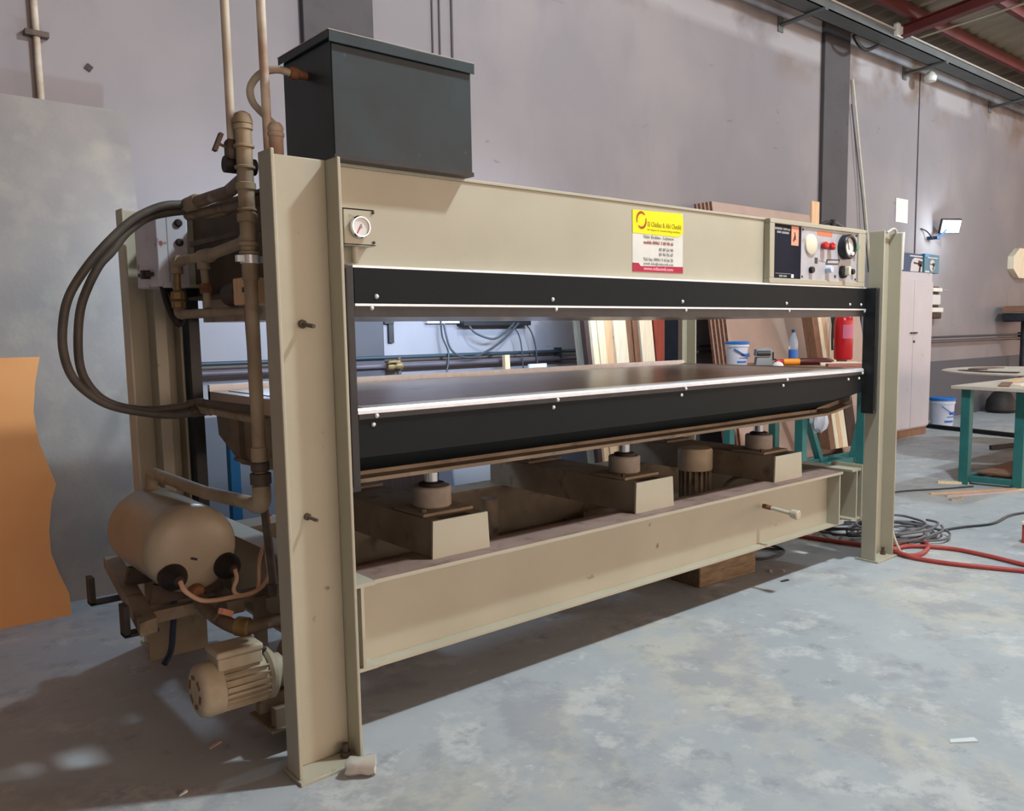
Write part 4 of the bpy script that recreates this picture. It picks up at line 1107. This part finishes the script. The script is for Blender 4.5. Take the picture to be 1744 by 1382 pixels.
obj('suction_union', MB().lathe((.14,MY,.37), (0,0,1), [(.024,0),(.032,.005),(.032,.04),(.024,.045)], 10), 'brass', t)
obj('red_tag', MB().obox((-.05,.44,.475), (.05,.022,.02), (0,.5,.4)), 'sticker_peach', t)

# motor standing inside the frame
t = thing('hydraulic_motor', 'dusty beige upright motor standing inside the lower frame', 'motor', (2.80,.66,.0))
HX, HY = 2.80, .66
obj('fan_cowl', MB().lathe((HX,HY,.615), (0,0,1), [(.098,0),(.102,.01),(.102,.115),(.094,.128),(.05,.131)], 30), 'motor_paint', t)
obj('stator', MB().cyl((HX,HY,.36),(HX,HY,.62),.078,n=28), 'paint_dusty', t)
for k in range(18):
    a = 2*math.pi*k/18
    dv = Vector((math.cos(a), math.sin(a), 0))
    obj('fin', MB().obox(Vector((HX,HY,.49))+dv*.085, (.022,.005,.25), (0,0,a)), 'paint_dusty', t)
obj('oil_reservoir', MB().box(2.35,3.2,.56,1.15,.24,.36), 'paint_dusty', t, bevel=.006)
for x in (2.4, 3.05): obj('reservoir_foot', MB().box(x,x+.1,.75,1.1,0,.24), 'paint_dusty', t)
obj('oil_line', MB().tube(smooth([(2.93,.6,.40),(2.98,.56,.52),(3.05,.5,.56),(3.12,.42,.53),(3.14,.38,.45)]), .012, 8), 'paint_dusty', t)
t = thing('hydraulic_hose', 'dusty upright feed pipe inside the lower frame', 'pipe', (1.62,1.05,0))
obj('pipe', MB().cyl((1.55,1.02,0),(1.55,1.02,.57),.045,n=16), 'paint_dusty', t)
obj('foot_flange', MB().cyl((1.55,1.02,0),(1.55,1.02,.02),.09,n=18), 'paint_dusty', t)

# ================================================================== RIGHT SIDE OF THE HALL
t = thing('steel_cabinet', 'white two door steel cabinet against the back wall', 'cabinet', (9.6, 2.8, 0))
CX0, CX1, CY0, CY1, CZ = 9.0, 9.98, 2.56, 3.02, 2.10
obj('body', MB().box(CX0, CX1, CY0+.02, CY1, .10, CZ), 'cabinet', t, bevel=.006)
obj('plinth', MB().box(CX0+.01, CX1-.01, CY0+.03, CY1-.02, 0, .10), 'wood_brown', t)
XM = 9.455
for a, b_ in ((CX0+.01, XM-.003), (XM+.003, CX1-.01)):
    d = obj('door', MB().box(a, b_, CY0, CY0+.02, .12, CZ-.11), 'cabinet', t, bevel=.004)
    x = XM-.05 if a < 9.2 else XM+.05
    obj('handle', MB().box(x-.035, x+.035, CY0-.02, CY0-.008, 1.325, 1.345).box(x-.008, x+.008, CY0-.012, CY0, 1.325, 1.345), 'steel_dark', d)
obj('lock', MB().cyl((XM+.02, CY0, 1.225), (XM+.02, CY0-.012, 1.225), .016, n=12), 'steel_dark', t)
def drillpic(t, x, z, s, y):
    obj('drill_picture', MB().obox((x-.07*s, y, z), (.16*s, .002, .022*s), (0, .08, 0)).obox((x+.05*s, y, z), (.12*s, .002, .075*s), (0, .1, 0)).obox((x+.04*s, y, z-.08*s), (.05*s, .002, .14*s), (0, .25, 0)), 'wood_dark', t)
t = thing('tool_case', 'navy boxed power tool on the cabinet, left one', 'tool box', (9.5, 2.72, CZ), 'boxed tools on the cabinet')
obj('carton', MB().box(9.24, 9.78, 2.62, 2.86, CZ, CZ+.235), 'box_navy', t, bevel=.006)
obj('picture_field', MB().prism([(9.44,CZ+.012),(9.765,CZ+.012),(9.765,CZ+.175),(9.55,CZ+.185),(9.49,CZ+.16),(9.455,CZ+.11)], 'y', 2.616, 2.619), 'box_grey', t)
obj('stripe', MB().box(9.42, 9.765, 2.616, 2.619, CZ+.195, CZ+.212), 'box_grey', t)
drillpic(t, 9.655, CZ+.115, .9, 2.614)
t = thing('tool_case', 'teal boxed power tool on the cabinet, right one', 'tool box', (9.95, 2.72, CZ), 'boxed tools on the cabinet')
obj('carton', MB().box(9.785, 10.21, 2.60, 2.84, CZ+.002, CZ+.245), 'box_teal', t, bevel=.006)
obj('blue_corner', MB().prism([(9.785,CZ+.205),(9.9,CZ+.205),(9.92,CZ+.245),(9.785,CZ+.245)], 'y', 2.595, 2.599), 'box_blue', t)
obj('round_field', MB().lathe((10.0,2.599,CZ+.10), (0,-1,0), [(.075,0),(.075,.003)], 24), 'box_grey', t)
obj('stripe', MB().box(9.86, 10.15, 2.595, 2.599, CZ+.19, CZ+.205).box(9.8, 9.92, 2.595, 2.599, CZ+.008, CZ+.03), 'box_grey', t)
drillpic(t, 10.01, CZ+.115, .5, 2.594)
# small board with fittings behind the cabinet
t = thing('switch_board', 'small dark wall board with white fittings right of the cabinet', 'switch board', (11.45, 3.2, 1.6))
obj('backboard', MB().box(11.18, 11.56, 3.2, 3.251, 1.64, 1.99), 'wood_dark', t, bevel=.003)
obj('white_box', MB().box(11.2, 11.5, 3.12, 3.2, 1.91, 1.965), 'plastic_white', t, bevel=.006)
obj('meter', MB().box(11.22, 11.5, 3.14, 3.2, 1.72, 1.87), 'box_grey', t, bevel=.01)
obj('rod', MB().cyl((11.45, 3.15, 1.935), (11.74, 3.15, 1.93), .009, n=8), 'text_grey', t)
obj('socket', MB().box(11.22, 11.60, 3.14, 3.251, 1.615, 1.68), 'plastic_white', t, bevel=.004)
obj('dark_case', MB().box(11.24, 11.53, 3.13, 3.251, 1.52, 1.612), 'wood_dark', t, bevel=.02)
bucket('large_bucket', (11.05, 2.86, 0.0), .165, .40, 'large white paint bucket with blue lid on the floor by the cabinet')
# black bar on the floor
tag(obj('black_bar', MB().obox((10.46, 2.22, .03), (.06, 1.45, .05), (0, 0, -.22)), 'black', bevel=.004), 'long black bar lying on the floor by the bucket', 'bar')

# green legged table at the right edge
t = thing('scrap_table', 'green steel legged work table with pale top at the right edge', 'table', (7.4, .5, 0))
obj('table_top', MB().hexa([(6.62,.84,.865),(6.56,.14,.865),(8.4,.10,.865),(8.4,.80,.865)], [(6.62,.84,.895),(6.56,.14,.895),(8.4,.10,.895),(8.4,.80,.895)]), 'ply_pale', t, bevel=.003)
for x, y in ((6.71,.725), (6.80,.30), (8.3,.725), (8.3,.30)):
    obj('leg', MB().box(x-.04, x+.04, y-.04, y+.04, 0, .865), 'teal', t, bevel=.004)
bar('rail', (6.73,.69,.05), (6.79,.34,.05), .05, .05, 'teal', t)
bar('rail', (6.84,.30,.05), (8.26,.30,.05), .05, .05, 'teal', t)
bar('rail', (6.75,.725,.05), (8.26,.725,.05), .05, .05, 'teal', t)
obj('shelf', MB().box(6.9, 8.2, .33, .69, .08, .095), 'wood_brown', t)
for i, (x, y, l, w_, a, m) in enumerate(((6.95,.5,.5,.09,.3,'wood_brown'), (7.2,.35,.6,.12,-.2,'pine_pale'), (7.5,.62,.7,.08,.15,'pine_peach'))):
    tag(obj('wood_strip', MB().obox((x,y,.902), (l,w_,.012), (0,0,a)), m, sm=False),
        ['brown wood strip at the near end of the green table', 'wide pale wood strip on the green table', 'peach wood strip along the far side of the green table'][i], 'offcut', 'strips on the green table')
# round tabletop on a stand behind it
t = thing('round_table', 'round pale wooden tabletop on a dark stand behind the green table', 'table', (9.35, 1.15, 0))
RC = Vector((9.35, 1.12, .885))
n = 40; V = []; F = []
obj('round_top', MB().lathe(RC, (0,0,1), [(.9,0),(.93,.006),(.93,.02),(.9,.026)], 48), 'ply_pale', t)
for a0, a1, r0, r1, m in ((2.3,3.3,.62,.8,'wood_dark'), (3.45,4.6,.6,.72,'wood_brown'), (1.0,2.1,.45,.65,'wood_brown'), (4.8,6.2,.55,.78,'pine_peach')):
    V = []; F = []
    for k in range(13):
        a = a0+(a1-a0)*k/12
        for rr in (r0, r1):
            V.append(RC+Vector((rr*math.cos(a), rr*math.sin(a), .027)))
    nb = len(V)
    V += [v+Vector((0,0,.008)) for v in V]
    for k in range(12):
        F += [(2*k,2*k+1,2*k+3,2*k+2), (2*k+nb,2*k+2+nb,2*k+3+nb,2*k+1+nb), (2*k,2*k+2,2*k+2+nb,2*k+nb), (2*k+1,2*k+1+nb,2*k+3+nb,2*k+3)]
    obj('ring_segment', MB().add(V, F), m, t)
obj('pedestal', MB().cyl((RC.x,RC.y,.05),(RC.x,RC.y,.885),.05,n=16), 'steel_dark', t)
for k in range(3):
    a = .4+k*2.094
    bar('foot', (RC.x,RC.y,.06), (RC.x+.45*math.cos(a),RC.y+.45*math.sin(a),.03), .05, .05, 'steel_dark', t)
# dark machine on a post and wooden panel at the far right
t = thing('drill_stand', 'dark machine head on a post at the right edge by the wall', 'machine', (14.05, 2.9, 0))
obj('post', MB().cyl((14.08,2.9,0),(14.08,2.9,1.5),.05,n=16), 'guide', t)
obj('head', MB().box(13.7,14.6,2.7,3.1,1.46,1.60), 'guide', t, bevel=.02)
obj('wood_top', MB().hexa([(13.68,2.68,1.62),(14.7,2.68,1.62),(14.7,3.12,1.62),(13.68,3.12,1.62)], [(13.8,2.72,1.72),(14.7,2.72,1.72),(14.7,3.12,1.72),(13.8,3.12,1.72)]), 'wood_brown', t)
obj('base', MB().cyl((14.08,2.9,0),(14.08,2.9,.04),.28,n=24), 'guide', t)
t = tag(obj('octagonal_panel', MB().prism([(14.62+.46*math.cos(math.pi/8+k*math.pi/4), 2.45+.27*math.sin(math.pi/8+k*math.pi/4)) for k in range(8)], 'y', 3.15, 3.252), 'pine_pale', bevel=.004),
        'pale eight sided wooden panel on the wall at the right edge', 'panel')
tag(obj('bin_bag', MB().lathe((13.4,2.95,0), (0,0,1), [(.2,0),(.24,.05),(.22,.2),(.14,.32),(.05,.36)], 12), 'steel_dark'), 'dark sack standing on the floor under the far wall', 'sack')

# red timber stack at the right edge
t = thing('red_timber', 'red ended timber piece cut by the right edge of the picture', 'timber', (5.1, -.62, 0))
obj('beam', MB().box(4.85, 5.5, -.95, -.425, 0, .125), 'red_timber', t, bevel=.003)
obj('top_board', MB().box(4.84, 5.52, -.96, -.42, .125, .145), 'pine_pale', t, bevel=.003)

# ------------------------------------------------------------------ hoses, cables, scraps on the floor
ra = [(3.90,1.5,.014),(3.898,.885,.014),(3.96,.48,.014),(4.02,.22,.014),(4.15,.12,.014),(4.30,.095,.014),(4.385,.05,.014),(4.33,-.04,.014),(4.18,-.10,.014),(4.03,-.115,.014),(3.965,-.06,.014),(4.0,.02,.016),(4.1,.045,.016),(4.22,.0,.014),(4.326,-.194,.014),(4.32,-.415,.014),(4.27,-.65,.014),(4.2,-1.1,.014),(4.3,-1.7,.014)]
tag(obj('red_air_hose', MB().tube(smooth(ra), .0135, 10), 'hose_red'), 'red air hose coiled once beside the right column foot', 'hose')
rb = [(3.985,.0,.02),(3.955,-.06,.022),(3.95,-.154,.014),(3.985,-.351,.014),(4.129,-.697,.014),(4.35,-1.2,.014)]
tag(obj('red_air_hose', MB().tube(smooth(rb), .0135, 10), 'hose_red'), 'straighter red air hose crossing the floor to the right edge', 'hose')
tag(obj('grey_cable', MB().tube(smooth([(4.45,.02,.01),(4.56,.02,.012),(4.759,.067,.01),(4.99,.012,.01),(5.246,-.088,.01),(5.613,-.072,.01),(5.9,-.12,.01),(6.6,-.1,.01)]), .009, 8), 'cable_dark'),
    'dark cable wandering over the floor to the right edge', 'cable')
random.seed(11)
for i in range(3):
    c = Vector(((4.42, .26, 0), (4.28, .5, 0), (4.55, .12, 0))[i])
    pts = []
    turns = 4 if i != 2 else 2
    for k in range(turns*14):
        a = 2*math.pi*k/14
        rr = (.27 if i == 0 else .2)*(1+.22*math.sin(a*1.37+i))+.02*random.uniform(-1,1)
        pts.append(c+Vector((rr*1.15*math.cos(a), rr*.8*math.sin(a), .012+.0012*k+.012*random.random())))
    pts = [Vector((max(p_.x, 3.965), p_.y, p_.z)) for p_ in pts]
    tag(obj('cable_coil', MB().tube(smooth(pts, 3), .0085, 7), ['cable_grey','cable_dark','cable_grey'][i]),
        ['heap of grey cable coils on the floor by the right column', 'dark cable coil lying behind the right column', 'loose small grey cable coil at the front of the heap'][i], 'cable coil', 'cables on the floor')
tag(obj('cable_coil', MB().tube(smooth([(3.55,.55,.012),(3.4,.72,.012),(3.2,.7,.012),(3.25,.5,.014),(3.5,.5,.02),(3.55,.7,.02),(3.4,.8,.014),(3.2,.85,.012),(3.35,1.0,.012),(3.9,1.1,.012)]), .0085, 7), 'cable_dark'),
    'dark cable loop lying under the right end of the press', 'cable coil')
tag(obj('floor_cable', MB().tube(smooth([(5.2,1.1,.008),(5.9,.95,.008),(6.3,.74,.008),(6.6,.6,.008)]), .007, 7), 'cable_dark'), 'thin dark cable on the floor before the green table', 'cable')
t = thing('hanging_cable', 'pale cable hanging down the outside of the right column', 'cable', (3.97,.05,0))
obj('cable', MB().tube(smooth([(3.86,.06,2.0),(3.92,.04,2.02),(3.957,.05,1.9),(3.958,.055,1.2),(3.958,.05,.5),(3.962,.03,.2),(3.99,-.02,.03),(4.05,-.02,.012)]), .008, 8), 'edge', t)
obj('plastic_sleeve', MB().hexa([(3.948,.01,1.78),(3.955,.0,1.78),(3.958,.05,1.78),(3.95,.05,1.78)], [(3.93,-.005,2.0),(3.955,-.005,2.005),(3.955,.05,2.005),(3.93,.05,2.0)]), 'white', t)
for i, (x, y, l, w_, a, m) in enumerate(((6.45,.47,1.0,.035,-.52,'pine_peach'), (6.35,.42,.75,.03,-.45,'scrap_pink'), (6.68,.30,.6,.03,-.42,'pine_peach'), (6.65,.80,.26,.05,-.95,'pine'), (5.97,.475,.17,.03,-.2,'wood_grey'))):
    tag(obj('floor_strip', MB().obox((x,y,.006), (l,w_,.012 if i != 3 else .03), (0,0,a)), m, sm=False),
        ['longest thin peach wood strip on the floor before the green table', 'pinkish thin strip on the floor before the green table', 'short peach strip by the near table leg',
         'small wood block on the floor beside the left table leg', 'small grey sliver lying alone on the floor'][i], 'offcut', 'wood scraps on the floor')
# crushed plastic cup at the foot of the left column
b = MB().lathe((.175,-.075,.030), (.8,-.55,.05), [(.006,-.045),(.026,-.044),(.031,-.03),(.030,.0),(.033,.03),(.029,.05),(.012,.045)], 18)
random.seed(5)
b.v = [(x+random.uniform(-.004,.004), y+random.uniform(-.004,.004), max(.001, z+random.uniform(-.004,.004))) for x, y, z in b.v]
tag(obj('tape_roll', b, 'clear_tape'), 'crumpled whitish plastic roll lying at the foot of the left column', 'roll')
for i, (x, y, l, a, m) in enumerate(((-.112,.45,.055,.4,'scrap_pink'), (-.085,.40,.04,1.2,'plastic_grey'), (3.10,.33,.06,.5,'scrap_pink'), (3.17,.30,.05,1.4,'scrap_pink'), (3.0,.17,.06,-.3,'steel_dark'), (1.84,-1.314,.10,-.72,'scrap_white'), (-.30,.20,.03,.3,'scrap_white'))):
    tag(obj('floor_scrap', MB().hexa([*[(x+l*(u*math.cos(a)-w_*math.sin(a)), y+l*(u*math.sin(a)+w_*math.cos(a)), .0005) for u, w_ in ((-.5,-.13),(.5,-.1),(.45,.13),(-.4,.1))]], [*[(x+l*(u*math.cos(a)-w_*math.sin(a)), y+l*(u*math.sin(a)+w_*math.cos(a)), hh) for u, w_, hh in ((-.5,-.13,.003),(.5,-.1,.006),(.45,.13,.008),(-.4,.1,.004))]]), m, sm=False),
        ['small pinkish scrap on the floor left of the left column', 'tiny grey scrap beside the pinkish one left of the column', 
         'small pink scrap on the floor in front of the timber block', 'second pink scrap right of the timber block', 'small dark shaving at the shadow edge under the press',
         'white paper scrap alone on the open floor at right', 'tiny white fleck on the shaded floor at lower left'][i], 'scrap', 'scraps on the floor')
